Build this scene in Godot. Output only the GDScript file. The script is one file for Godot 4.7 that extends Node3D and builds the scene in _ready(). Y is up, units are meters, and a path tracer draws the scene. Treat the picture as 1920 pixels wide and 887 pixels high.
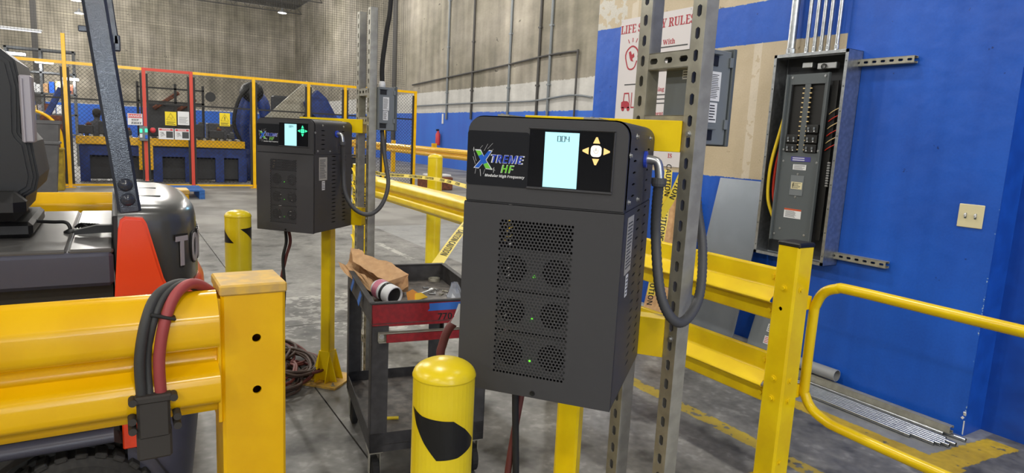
extends Node3D
# A battery-charging bay in a warehouse. Building axes: -Z runs along the blue wall, X across, Y up, metres.

var M := {}                        # materials by name
var T := Transform3D.IDENTITY      # transform applied to every shape while it is added
var taken := {}
var rng := RandomNumberGenerator.new()
var font: SystemFont
var serif: SystemFont

# ---------------------------------------------------------------- naming
func numbered(called: String) -> String:
	var n: int = taken.get(called, 0)
	taken[called] = n + 1
	return called if n == 0 else "%s_%03d" % [called, n]

func tag(o: Node, label: String, category: String, group := "") -> void:
	o.set_meta("label", label)
	o.set_meta("category", category)
	if group != "":
		o.set_meta("group", group)

func thing(called: String, label: String, category: String, at := Vector3.ZERO, yaw := 0.0, group := "") -> Node3D:
	var o := Node3D.new()
	o.name = numbered(called)
	add_child(o)
	o.position = at
	o.rotation_degrees.y = yaw
	tag(o, label, category, group)
	return o

func part(called: String, s: SurfaceTool, m: Material, parent: Node, label := "") -> MeshInstance3D:
	s.generate_normals()
	var o := MeshInstance3D.new()
	o.name = called
	o.mesh = s.commit()
	o.material_override = m
	parent.add_child(o, true)
	if label != "":
		o.set_meta("label", label)
	return o

func again(src: MeshInstance3D, called: String, parent: Node, xf: Transform3D, m: Material = null) -> MeshInstance3D:
	var o := MeshInstance3D.new()
	o.name = called
	o.mesh = src.mesh
	o.material_override = src.material_override if m == null else m
	parent.add_child(o, true)
	o.transform = xf
	return o

func single(called: String, s: SurfaceTool, m: Material, label: String, category: String, group := "") -> MeshInstance3D:
	var o := part(numbered(called), s, m, self)
	tag(o, label, category, group)
	return o

func setting(called: String, s: SurfaceTool, m: Material) -> MeshInstance3D:
	var o := part(called, s, m, self)
	o.set_meta("kind", "structure")
	return o

# ---------------------------------------------------------------- shapes
func S() -> SurfaceTool:
	var s := SurfaceTool.new()
	s.begin(Mesh.PRIMITIVE_TRIANGLES)
	s.set_smooth_group(-1)
	return s

func quad(s: SurfaceTool, a: Vector3, b: Vector3, c: Vector3, d: Vector3) -> void:
	for v in [a, c, b, a, d, c]:
		s.add_vertex(T * v)

func uvquad(s: SurfaceTool, p: Array, u: Array) -> void:
	for i in [0, 2, 1, 0, 3, 2]:
		s.set_uv(u[i])
		s.add_vertex(T * (p[i] as Vector3))

func face(s: SurfaceTool, pts: Array, c: Vector3) -> void:
	var n: Vector3 = (pts[1] - pts[0]).cross(pts[2] - pts[0])
	var m := Vector3.ZERO
	for p in pts:
		m += p
	var out: bool = n.dot(m / pts.size() - c) > 0.0
	for i in range(1, pts.size() - 1):
		s.add_vertex(T * (pts[0] as Vector3))
		s.add_vertex(T * (pts[i + 1 if out else i] as Vector3))
		s.add_vertex(T * (pts[i if out else i + 1] as Vector3))

func box(s: SurfaceTool, c: Vector3, size: Vector3, bev := 0.0, tilt := Basis.IDENTITY) -> void:
	var keep := T
	T = T * Transform3D(tilt, c)
	var h := size / 2.0
	var b := minf(bev, minf(h.x, minf(h.y, h.z)) * 0.9)
	var o := Vector3.ZERO
	if b <= 0.0:
		for ax in 3:
			for sg in [-1.0, 1.0]:
				var q := []
				for k in [[-1, -1], [1, -1], [1, 1], [-1, 1]]:
					var v := Vector3.ZERO
					v[ax] = h[ax] * sg
					v[(ax + 1) % 3] = h[(ax + 1) % 3] * k[0]
					v[(ax + 2) % 3] = h[(ax + 2) % 3] * k[1]
					q.append(v)
				face(s, q, o)
	else:
		var g := func(ax: int, sx: float, sy: float, sz: float) -> Vector3:
			var v := Vector3((h.x - b) * sx, (h.y - b) * sy, (h.z - b) * sz)
			v[ax] = h[ax] * [sx, sy, sz][ax]
			return v
		for ax in 3:
			for sg in [-1.0, 1.0]:
				var q := []
				for k in [[-1.0, -1.0], [1.0, -1.0], [1.0, 1.0], [-1.0, 1.0]]:
					var d := [0.0, 0.0, 0.0]
					d[ax] = sg
					d[(ax + 1) % 3] = k[0]
					d[(ax + 2) % 3] = k[1]
					q.append(g.call(ax, d[0], d[1], d[2]))
				face(s, q, o)
			for s1 in [-1.0, 1.0]:
				for s2 in [-1.0, 1.0]:
					var a1 := (ax + 1) % 3
					var a2 := (ax + 2) % 3
					var d := [0.0, 0.0, 0.0]
					var e := [0.0, 0.0, 0.0]
					d[ax] = -1.0; d[a1] = s1; d[a2] = s2
					e[ax] = 1.0; e[a1] = s1; e[a2] = s2
					face(s, [g.call(a1, d[0], d[1], d[2]), g.call(a1, e[0], e[1], e[2]), g.call(a2, e[0], e[1], e[2]), g.call(a2, d[0], d[1], d[2])], o)
		for sx in [-1.0, 1.0]:
			for sy in [-1.0, 1.0]:
				for sz in [-1.0, 1.0]:
					face(s, [g.call(0, sx, sy, sz), g.call(1, sx, sy, sz), g.call(2, sx, sy, sz)], o)
	T = keep

func bx(s: SurfaceTool, a: Vector3, b: Vector3, bev := 0.0) -> void:      # box between two corners
	box(s, (a + b) / 2.0, (b - a).abs(), bev)

func bar(s: SurfaceTool, a: Vector3, b: Vector3, w: float, d: float, bev := 0.0, up := Vector3.UP) -> void:   # box beam from a to b
	var y := (b - a).normalized()
	if absf(y.dot(up)) > 0.99:
		up = Vector3(0, 0, 1)
	var x := up.cross(y).normalized() if absf(y.y) < 0.99 else Vector3(1, 0, 0)
	x = (x - y * x.dot(y)).normalized()
	var z := x.cross(y)
	box(s, (a + b) / 2.0, Vector3(w, (b - a).length(), d), bev, Basis(x, y, z))

func smooth_path(pts: Array, n := 8) -> Array:
	var out := []
	for i in pts.size() - 1:
		var p0: Vector3 = pts[maxi(i - 1, 0)]
		var p1: Vector3 = pts[i]
		var p2: Vector3 = pts[i + 1]
		var p3: Vector3 = pts[mini(i + 2, pts.size() - 1)]
		for k in n:
			var t := float(k) / n
			out.append(0.5 * (2.0 * p1 + (p2 - p0) * t + (2.0 * p0 - 5.0 * p1 + 4.0 * p2 - p3) * t * t + (3.0 * p1 - p0 - 3.0 * p2 + p3) * t * t * t))
	out.append(pts[-1])
	return out

func tube(s: SurfaceTool, pts: Array, r, n := 10, caps := true) -> void:   # r: float or function(i) -> float
	var rings := []
	var d0: Vector3 = (pts[1] - pts[0]).normalized()
	var u := d0.cross(Vector3.UP if absf(d0.y) < 0.9 else Vector3.RIGHT).normalized()
	for i in pts.size():
		var d: Vector3
		if i == 0: d = d0
		elif i == pts.size() - 1: d = (pts[i] - pts[i - 1]).normalized()
		else: d = ((pts[i + 1] - pts[i]).normalized() + (pts[i] - pts[i - 1]).normalized()).normalized()
		u = (u - d * u.dot(d)).normalized()
		var v := d.cross(u)
		var rad: float = r.call(i) if r is Callable else r
		var ring := []
		for k in n:
			var a := TAU * k / n
			ring.append(pts[i] + (u * cos(a) + v * sin(a)) * rad)
		rings.append(ring)
	s.set_smooth_group(1)
	for i in rings.size() - 1:
		for k in n:
			var k2 := (k + 1) % n
			quad(s, rings[i][k], rings[i][k2], rings[i + 1][k2], rings[i + 1][k])
	s.set_smooth_group(-1)
	if caps:
		face(s, rings[0], pts[1])
		face(s, rings[-1], pts[-2])

func pipe(s: SurfaceTool, a: Vector3, b: Vector3, ro: float, ri: float, n := 12) -> void:   # open hollow tube
	var d := (b - a).normalized()
	var u := d.cross(Vector3.UP if absf(d.y) < 0.9 else Vector3.RIGHT).normalized()
	var v := d.cross(u)
	for k in n:
		var e0 := u * cos(TAU * k / n) + v * sin(TAU * k / n)
		var e1 := u * cos(TAU * (k + 1) / n) + v * sin(TAU * (k + 1) / n)
		s.set_smooth_group(1)
		quad(s, a + e0 * ro, a + e1 * ro, b + e1 * ro, b + e0 * ro)
		s.set_smooth_group(2)
		quad(s, a + e1 * ri, a + e0 * ri, b + e0 * ri, b + e1 * ri)
		s.set_smooth_group(-1)
		quad(s, a + e1 * ro, a + e0 * ro, a + e0 * ri, a + e1 * ri)
		quad(s, b + e0 * ro, b + e1 * ro, b + e1 * ri, b + e0 * ri)

func lathe(s: SurfaceTool, prof: Array, n := 24, c := Vector3.ZERO, tilt := Basis.IDENTITY, sharp := false) -> void:   # prof: Vector2(radius, y), upwards
	for i in prof.size() - 1:
		var a: Vector2 = prof[i]
		var b: Vector2 = prof[i + 1]
		s.set_smooth_group(-1 if sharp else 1)
		for k in n:
			var t0 := TAU * k / n
			var t1 := TAU * (k + 1) / n
			var p := func(q: Vector2, t: float) -> Vector3: return c + tilt * Vector3(q.x * cos(t), q.y, -q.x * sin(t))
			if a.x < 1e-6: face2(s, p.call(a, t0), p.call(b, t1), p.call(b, t0))
			elif b.x < 1e-6: face2(s, p.call(a, t0), p.call(a, t1), p.call(b, t0))
			else: quad(s, p.call(a, t0), p.call(a, t1), p.call(b, t1), p.call(b, t0))
	s.set_smooth_group(-1)

func face2(s: SurfaceTool, a: Vector3, b: Vector3, c: Vector3) -> void:
	for v in [a, c, b]:
		s.add_vertex(T * v)

func prism(s: SurfaceTool, poly: PackedVector2Array, depth: float, xf := Transform3D.IDENTITY, caps := true, soft := false) -> void:   # polygon in XY pushed along +Z
	if Geometry2D.is_polygon_clockwise(poly):
		poly = poly.duplicate()
		poly.reverse()
	var keep := T
	T = T * xf
	var n := poly.size()
	s.set_smooth_group(1 if soft else -1)
	for i in n:
		var a := poly[i]
		var b := poly[(i + 1) % n]
		quad(s, Vector3(a.x, a.y, 0), Vector3(b.x, b.y, 0), Vector3(b.x, b.y, depth), Vector3(a.x, a.y, depth))
	s.set_smooth_group(-1)
	if caps:
		var ix := Geometry2D.triangulate_polygon(poly)
		for i in range(0, ix.size(), 3):
			var a := poly[ix[i]]
			var b := poly[ix[i + 1]]
			var c := poly[ix[i + 2]]
			if (b - a).cross(c - a) < 0.0:
				var t := b
				b = c
				c = t
			face2(s, Vector3(a.x, a.y, depth), Vector3(b.x, b.y, depth), Vector3(c.x, c.y, depth))
			face2(s, Vector3(a.x, a.y, 0), Vector3(c.x, c.y, 0), Vector3(b.x, b.y, 0))
	T = keep

func rounded(w: float, h: float, r: float, n := 5) -> PackedVector2Array:
	var out := PackedVector2Array()
	for q in [[1, 1, 0.0], [-1, 1, 90.0], [-1, -1, 180.0], [1, -1, 270.0]]:
		for k in n + 1:
			var a := deg_to_rad(q[2] + 90.0 * k / n)
			out.append(Vector2(q[0] * (w / 2 - r), q[1] * (h / 2 - r)) + Vector2(cos(a), sin(a)) * r)
	return out

func disc(r: float, n := 20) -> PackedVector2Array:
	var out := PackedVector2Array()
	for k in n:
		out.append(Vector2(cos(TAU * k / n), sin(TAU * k / n)) * r)
	return out

func holed(s: SurfaceTool, c: Vector2, w: float, h: float, ha: float, hb: float, deep := 0.0015, n := 12) -> void:
	# a w x h cell of sheet in XY with a hole: a circle (ha radius, hb 0) or a slot stretched by hb along x (hb > 0) or y (hb < 0); walls go back by deep
	var ang := []
	for k in n:
		ang.append(TAU * k / n)
	for sx in [-1.0, 1.0]:
		for sy in [-1.0, 1.0]:
			ang.append(fposmod(atan2(sy * h, sx * w), TAU))
	ang.sort()
	var rim := []
	var hole := []
	for a in ang:
		var d := Vector2(cos(a), sin(a))
		var k := 1e9
		if absf(d.x) > 1e-6: k = minf(k, w / 2 / absf(d.x))
		if absf(d.y) > 1e-6: k = minf(k, h / 2 / absf(d.y))
		rim.append(c + d * k)
		if hb == 0.0:
			hole.append(c + d * ha)
		else:
			var e := Vector2(absf(d.x), absf(d.y)) if hb > 0 else Vector2(absf(d.y), absf(d.x))
			var b := absf(hb)
			var q: float
			if e.y > 1e-6 and e.x * ha / e.y <= b: q = ha / e.y
			else:
				var bb := e.x * b
				q = bb + sqrt(maxf(0.0, bb * bb - (b * b - ha * ha)))
			hole.append(c + d * q)
	for i in ang.size():
		var j := (i + 1) % ang.size()
		var p0: Vector2 = hole[i]
		var p1: Vector2 = hole[j]
		var r0: Vector2 = rim[i]
		var r1: Vector2 = rim[j]
		quad(s, Vector3(p0.x, p0.y, 0), Vector3(r0.x, r0.y, 0), Vector3(r1.x, r1.y, 0), Vector3(p1.x, p1.y, 0))
		if deep > 0.0:
			quad(s, Vector3(p0.x, p0.y, 0), Vector3(p1.x, p1.y, 0), Vector3(p1.x, p1.y, -deep), Vector3(p0.x, p0.y, -deep))

func sheet(s: SurfaceTool, x0: float, y0: float, x1: float, y1: float, z := 0.0) -> void:
	if x1 - x0 > 1e-5 and y1 - y0 > 1e-5:
		quad(s, Vector3(x0, y0, z), Vector3(x1, y0, z), Vector3(x1, y1, z), Vector3(x0, y1, z))

func text(called: String, words: String, size: float, m: Material, parent: Node, xf: Transform3D, f: Font = null, deep := 0.0006) -> MeshInstance3D:   # size: cap height, roughly
	var t := TextMesh.new()
	t.text = words
	t.font = font if f == null else f
	t.font_size = 48
	t.pixel_size = size / 34.5
	t.depth = deep
	t.curve_step = 4.0
	var o := MeshInstance3D.new()
	o.name = called
	o.mesh = t
	o.material_override = m
	parent.add_child(o, true)
	o.transform = xf
	return o

func facing(at: Vector3, out: Vector3, roll := 0.0) -> Transform3D:    # frame whose +Z looks along out, +Y up
	var z := out.normalized()
	var x := Vector3.UP.cross(z).normalized() if absf(z.y) < 0.99 else Vector3.RIGHT
	var y := z.cross(x)
	return Transform3D(Basis(x, y, z) * Basis(Vector3(0, 0, 1), roll), at)

func sticker(called: String, parent: Node, xf: Transform3D, w: float, h: float, m: Material, lines := 0, ink: Material = null, label := "", band: Material = null) -> MeshInstance3D:
	var s := S()
	bx(s, Vector3(-w / 2, -h / 2, 0), Vector3(w / 2, h / 2, 0.0008))
	var o := part(called, s, m, parent, label)
	o.transform = xf
	if band != null:
		var b := S()
		bx(b, Vector3(-w / 2, h * 0.32, 0.0008), Vector3(w / 2, h / 2, 0.0012))
		part("band", b, band, o)
	if lines > 0:
		var p := S()
		var top := h * (0.27 if band != null else 0.42)
		for i in lines:
			var y := top - (top + h * 0.42) * (i + 0.5) / lines
			var t := (top + h * 0.42) / lines * 0.2
			bx(p, Vector3(-w * 0.42, y - t, 0.0008), Vector3(w * (0.1 + 0.32 * rng.randf()), y + t, 0.0011))
		part("print", p, M.ink if ink == null else ink, o)
	return o

func bolt(parent: Node, xf: Transform3D, r: float, h: float, m: Material, called := "bolt") -> void:
	if not M.has("bolt_mesh"):
		var s := S()
		prism(s, disc(1.7, 16), 0.25)
		prism(s, disc(1.0, 6), 1.0)
		s.generate_normals()
		M.bolt_mesh = s.commit()
	var o := MeshInstance3D.new()
	o.name = called
	o.mesh = M.bolt_mesh
	o.material_override = m
	parent.add_child(o, true)
	o.transform = xf * Transform3D(Basis.from_scale(Vector3(r, r, h)), Vector3.ZERO)

# ---------------------------------------------------------------- materials
func mat(col: Color, rough := 0.5, metal := 0.0) -> StandardMaterial3D:
	var m := StandardMaterial3D.new()
	m.albedo_color = col
	m.roughness = rough
	m.metallic = metal
	return m

func rgb(r: int, g: int, b: int) -> Color:
	return Color(r / 255.0, g / 255.0, b / 255.0)

func noise_tex(a: Color, b: Color, freq: float, sd: int, octaves := 4, size := 256, lo := 0.25, hi := 0.75) -> NoiseTexture2D:
	var n := FastNoiseLite.new()
	n.seed = sd
	n.frequency = freq
	n.fractal_octaves = octaves
	var t := NoiseTexture2D.new()
	t.width = size
	t.height = size
	t.seamless = true
	t.noise = n
	var g := Gradient.new()
	g.set_offset(0, lo)
	g.set_offset(1, hi)
	g.set_color(0, a)
	g.set_color(1, b)
	t.color_ramp = g
	return t

func bump_tex(freq: float, sd: int, strength := 4.0, size := 256) -> NoiseTexture2D:
	var n := FastNoiseLite.new()
	n.seed = sd
	n.frequency = freq
	var t := NoiseTexture2D.new()
	t.width = size
	t.height = size
	t.seamless = true
	t.noise = n
	t.as_normal_map = true
	t.bump_strength = strength
	return t

func grained(a: Color, b: Color, rough: float, metal: float, freq: float, sd: int, scale := 2.0, lo := 0.25, hi := 0.75) -> StandardMaterial3D:
	var m := mat(Color.WHITE, rough, metal)
	m.albedo_texture = noise_tex(a, b, freq, sd, 5, 256, lo, hi)
	m.uv1_triplanar = true
	m.uv1_scale = Vector3.ONE * scale
	return m

func glow(col: Color, energy: float) -> StandardMaterial3D:
	var m := mat(col, 0.5)
	m.emission_enabled = true
	m.emission = col
	m.emission_energy_multiplier = energy
	return m

func materials() -> void:
	M.yellow = grained(rgb(240, 188, 6), rgb(232, 178, 4), 0.24, 0.0, 0.012, 1, 1.5)
	M.yellow_b = grained(rgb(240, 208, 12), rgb(230, 194, 8), 0.28, 0.0, 0.012, 2, 1.5)
	M.yellow_worn = grained(rgb(222, 178, 70), rgb(196, 160, 92), 0.55, 0.0, 0.02, 3, 3.0)
	M.lemon = grained(rgb(232, 208, 40), rgb(222, 194, 22), 0.28, 0.0, 0.01, 4, 1.5)
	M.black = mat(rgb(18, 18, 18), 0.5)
	M.decal = mat(rgb(16, 16, 15), 0.35)
	M.ink = mat(rgb(70, 72, 74), 0.7)
	M.white = mat(rgb(225, 226, 228), 0.5)
	M.paper = mat(rgb(214, 215, 216), 0.8)
	M.zinc = mat(rgb(190, 192, 194), 0.32, 0.9)
	M.galv = grained(rgb(172, 169, 155), rgb(156, 153, 140), 0.36, 0.4, 0.02, 5, 3.0)
	M.galv_b = grained(rgb(190, 194, 198), rgb(170, 174, 178), 0.3, 0.9, 0.03, 6, 3.0)
	M.case = mat(rgb(60, 60, 63), 0.5, 0.0)
	M.case.normal_enabled = true
	M.case.normal_texture = bump_tex(0.25, 7, 1.0)
	M.case.normal_scale = 0.35
	M.case.uv1_triplanar = true
	M.case.uv1_scale = Vector3.ONE * 18.0
	M.glass_black = mat(rgb(10, 12, 18), 0.16)
	M.film = mat(rgb(24, 26, 32), 0.28)
	M.module = mat(rgb(96, 98, 100), 0.5, 0.3)
	M.rubber = mat(rgb(30, 30, 30), 0.75)
	M.conduit = mat(rgb(74, 75, 78), 0.55)
	M.conduit_grey = mat(rgb(138, 140, 142), 0.45)
	M.grey_box = mat(rgb(112, 118, 122), 0.45)
	M.grey_dark = mat(rgb(84, 90, 93), 0.45)
	M.cart = grained(rgb(62, 61, 62), rgb(50, 49, 50), 0.6, 0.0, 0.02, 8, 3.0)
	M.shelf = grained(rgb(120, 114, 108), rgb(88, 85, 82), 0.6, 0.0, 0.02, 9, 3.0)
	M.red = grained(rgb(150, 20, 32), rgb(128, 14, 26), 0.4, 0.0, 0.03, 10, 4.0)
	M.blue_tape = mat(rgb(44, 104, 190), 0.6)
	M.kraft = grained(rgb(206, 166, 122), rgb(190, 150, 108), 0.8, 0.0, 0.02, 11, 4.0)
	M.orange = mat(rgb(232, 62, 8), 0.22)
	M.orange.clearcoat_enabled = true
	M.orange.clearcoat = 0.6
	M.slate = mat(rgb(52, 56, 66), 0.13)
	M.slate.normal_enabled = true
	M.slate.normal_texture = bump_tex(0.12, 12, 3.0)
	M.slate.normal_scale = 0.14
	M.slate.uv1_triplanar = true
	M.slate.uv1_scale = Vector3.ONE * 7.0
	M.counter = mat(rgb(58, 59, 58), 0.22)
	M.counter.clearcoat_enabled = true
	M.counter.clearcoat = 0.7
	M.hood = grained(rgb(88, 87, 86), rgb(78, 77, 76), 0.28, 0.0, 0.01, 13, 2.0)
	M.panel_slate = mat(rgb(72, 73, 86), 0.36)
	M.vinyl = mat(rgb(19, 19, 21), 0.5)
	M.plastic_grey = mat(rgb(158, 152, 158), 0.3)
	M.tyre = grained(rgb(52, 51, 49), rgb(38, 38, 37), 0.85, 0.0, 0.03, 14, 4.0)
	M.cable = mat(rgb(58, 58, 57), 0.6)
	M.cable_red = mat(rgb(158, 66, 66), 0.55)
	M.cable_maroon = mat(rgb(98, 44, 40), 0.6)
	M.cable_brown = grained(rgb(74, 52, 42), rgb(54, 40, 33), 0.65, 0.0, 0.03, 15, 5.0)
	M.plug = mat(rgb(54, 50, 46), 0.7)
	M.tape = mat(rgb(236, 212, 70), 0.35)
	M.ivory = mat(rgb(218, 208, 168), 0.4)
	M.steel_blue = grained(rgb(30, 62, 140), rgb(24, 48, 112), 0.5, 0.0, 0.02, 16, 1.0)
	M.pallet = grained(rgb(48, 104, 176), rgb(36, 86, 152), 0.7, 0.0, 0.03, 17, 2.0)
	M.fence_black = mat(rgb(34, 34, 34), 0.6)
	M.fence_red = mat(rgb(206, 70, 54), 0.5)
	M.tote = grained(rgb(92, 92, 94), rgb(80, 80, 82), 0.6, 0.0, 0.01, 18, 1.0)
	M.sheet = grained(rgb(126, 132, 140), rgb(114, 120, 128), 0.3, 0.6, 0.008, 19, 0.8)
	M.lamp_case = mat(rgb(150, 152, 155), 0.5, 0.5)
	M.roof = grained(rgb(120, 118, 112), rgb(96, 95, 92), 0.9, 0.0, 0.01, 20, 0.2)
	M.steel_dark = mat(rgb(66, 64, 62), 0.6)
	M.logo_blue = mat(rgb(28, 96, 205), 0.4)
	M.logo_deep = mat(rgb(40, 70, 190), 0.4)
	M.logo_green = mat(rgb(116, 206, 62), 0.4)
	M.poster = mat(rgb(216, 211, 212), 0.55)
	M.poster_red = mat(rgb(172, 44, 60), 0.6)
	M.purple = mat(rgb(62, 58, 140), 0.5)
	M.sign_yellow = mat(rgb(240, 214, 30), 0.5)
	M.sign_red = mat(rgb(204, 60, 66), 0.5)
	M.label_grey = mat(rgb(172, 170, 164), 0.45)
	M.label_tan = mat(rgb(222, 196, 140), 0.5)
	M.skin = mat(rgb(150, 108, 86), 0.6)
	M.hair = mat(rgb(30, 26, 24), 0.7)
	M.cloth = mat(rgb(70, 72, 78), 0.85)
	M.clear_bag = mat(Color(0.82, 0.86, 0.92, 0.32), 0.15)
	M.clear_bag.transparency = BaseMaterial3D.TRANSPARENCY_ALPHA
	M.wire_yellow = mat(rgb(232, 200, 40), 0.45)
	M.wire_red = mat(rgb(206, 52, 34), 0.45)
	M.concrete = grained(rgb(150, 148, 144), rgb(118, 116, 113), 0.55, 0.0, 0.008, 21, 0.35)
	M.machine_grey = mat(rgb(92, 94, 96), 0.6)
	M.machine_dark = mat(rgb(52, 54, 58), 0.6)
	M.tube_dim = glow(Color(0.95, 0.96, 1.0), 0.7)
	M.tube_glow = glow(Color(0.95, 0.98, 1.0), 6.0)
	M.rust = grained(rgb(128, 74, 50), rgb(96, 58, 44), 0.8, 0.0, 0.02, 22, 2.0)
	M.olive = grained(rgb(176, 150, 36), rgb(146, 122, 30), 0.6, 0.0, 0.02, 23, 1.5)

# ---------------------------------------------------------------- painted surfaces
func noise_bytes(w: int, h: int, freq: float, sd: int, octaves := 4, stretch := 1.0) -> PackedByteArray:
	var n := FastNoiseLite.new()
	n.seed = sd
	n.frequency = freq
	n.fractal_octaves = octaves
	if stretch == 1.0:
		return n.get_image(w, h, false, false, true).get_data()
	var im := n.get_image(w, maxi(8, int(h / stretch)), false, false, true)
	im.resize(w, h, Image.INTERPOLATE_CUBIC)
	return im.get_data()

func image_tex(w: int, h: int, data: PackedByteArray) -> ImageTexture:
	var im := Image.create_from_data(w, h, false, Image.FORMAT_RGB8, data)
	im.generate_mipmaps()
	return ImageTexture.create_from_image(im)

func floor_texture() -> ImageTexture:      # x -1..5.9, z 0..-9.8 : concrete, stains, worn paint
	var w := 1152
	var h := 1640
	var a := noise_bytes(w, h, 0.0035, 31, 4)
	var b := noise_bytes(w, h, 0.016, 32, 5)
	var f := noise_bytes(w, h, 0.11, 33, 3)
	var d := noise_bytes(w, h, 0.05, 34, 4)
	var out := PackedByteArray()
	out.resize(w * h * 3)
	var i := 0
	for py in h:
		var z := -9.8 * py / h
		for px in w:
			var x := -1.0 + 6.9 * px / w
			var na := a[i] / 255.0 - 0.5
			var nb := b[i] / 255.0 - 0.5
			var nf := f[i] / 255.0 - 0.5
			var nd := d[i] / 255.0 - 0.5
			var v := 110.0 + na * 50.0 + nb * 40.0 + nf * 26.0 + nd * 20.0
			if nb < -0.16: v -= (-0.16 - nb) * 150.0
			var r := v
			var g := v * 0.992
			var bl := v * 0.965
			# worn white coating behind the far stand, and dashes further off
			var wear := nb * 0.9 + nd * 1.2 + nf * 0.7
			if z < -4.5 and z > -5.75 and x > 0.6 and x < 2.1 and wear > -0.02 - 0.25 * na:
				r += 42.0; g += 42.0; bl += 40.0
			elif z < -7.0 and z > -8.3 and absf(x - 3.0 - nd * 0.05) < 0.045 and wear > -0.15:
				r += 48.0; g += 48.0; bl += 46.0
			elif absf(z + 6.6 - nd * 0.1) < 0.05 and x > 3.2 and x < 4.4 and wear > 0.05:
				r += 44.0; g += 44.0; bl += 42.0
			elif z > -4.4 and wear > 0.36:
				r += 11.0; g += 11.0; bl += 10.5
			# pale coated strip along the wall
			if x > 3.47 and z < -1.44:
				r = r * 0.5 + 82.0; g = g * 0.5 + 84.0; bl = bl * 0.5 + 86.0
			# yellow lines
			var ey := nd * 0.02 + nf * 0.012
			var on := (absf(x - 3.44 + ey) < 0.06 and z < -1.3 and z > -4.6) or (absf(z + 1.40 - (x - 3.5) * 0.10 + ey) < 0.075 and x > 3.38 and x < 4.02)
			var old := absf(x - 2.77 + ey) < 0.05 and z < -1.2 and z > -3.6
			if on and wear > -0.55:
				r = 196.0 + nb * 40.0 + nf * 30.0; g = 164.0 + nb * 36.0 + nf * 28.0; bl = 38.0 + nf * 16.0
			elif old and wear > -0.3:
				r = 168.0 + nb * 40.0; g = 146.0 + nb * 36.0; bl = 52.0 + nf * 16.0
			out[i * 3] = clampi(int(r), 0, 255)
			out[i * 3 + 1] = clampi(int(g), 0, 255)
			out[i * 3 + 2] = clampi(int(bl), 0, 255)
			i += 1
	return image_tex(w, h, out)

func drywall_texture() -> ImageTexture:    # z -4.95..-1.505, y 3.4..0
	var w := 1024
	var h := 1008
	var a := noise_bytes(w, h, 0.005, 41, 4)
	var b := noise_bytes(w, h, 0.03, 42, 4)
	var f := noise_bytes(w, h, 0.2, 43, 2)
	var v := noise_bytes(w, h, 0.02, 44, 3, 20.0)
	var out := PackedByteArray()
	out.resize(w * h * 3)
	var i := 0
	for py in h:
		var y := 3.4 * (1.0 - (py + 0.5) / h)
		for px in w:
			var z := -4.95 + 3.445 * (px + 0.5) / w
			var na := a[i] / 255.0 - 0.5
			var nb := b[i] / 255.0 - 0.5
			var nf := f[i] / 255.0 - 0.5
			var nv := v[i] / 255.0 - 0.5
			var e := nb * 0.010 + nf * 0.003
			var cream := z < -2.46 + e and ((y > 1.29 + e and y < 2.25 + e and z > -4.35) or y > 2.535 + e)
			var r: float
			var g: float
			var bl: float
			if cream:
				r = 196.0 + na * 14.0 + nf * 8.0; g = 180.0 + na * 14.0 + nf * 8.0; bl = 152.0 + na * 16.0 + nf * 8.0
				if (absf(z + 3.12) < 0.035 or absf(z + 4.45) < 0.04) and nb > -0.2:     # plaster over the board joint
					r += 14.0; g += 18.0; bl += 26.0
				if y > 2.535 and z < -4.55 and nb + na > -0.12:      # filler near the end of the wall
					r = 204.0 + nf * 18.0; g = 200.0 + nf * 18.0; bl = 190.0 + nf * 18.0
				if nb > 0.40:
					r -= 50.0; g -= 50.0; bl -= 46.0
			else:
				r = 24.0 + nv * 10.0 + nf * 5.0; g = 86.0 + na * 10.0 + nv * 10.0 + nf * 6.0; bl = 190.0 + na * 18.0 + nv * 14.0 + nf * 8.0
				if nb > 0.42 and nf > 0.0:                    # scuffs
					r *= 0.6; g *= 0.6; bl *= 0.66
			if z > -1.513 and y < 1.3 and (nf * 0.8 + nb * 0.9 + na * 0.4 > 0.24):          # paint worn off the corner bead
				r = 176.0; g = 186.0; bl = 204.0
			out[i * 3] = clampi(int(r), 0, 255)
			out[i * 3 + 1] = clampi(int(g), 0, 255)
			out[i * 3 + 2] = clampi(int(bl), 0, 255)
			i += 1
	return image_tex(w, h, out)

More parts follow.
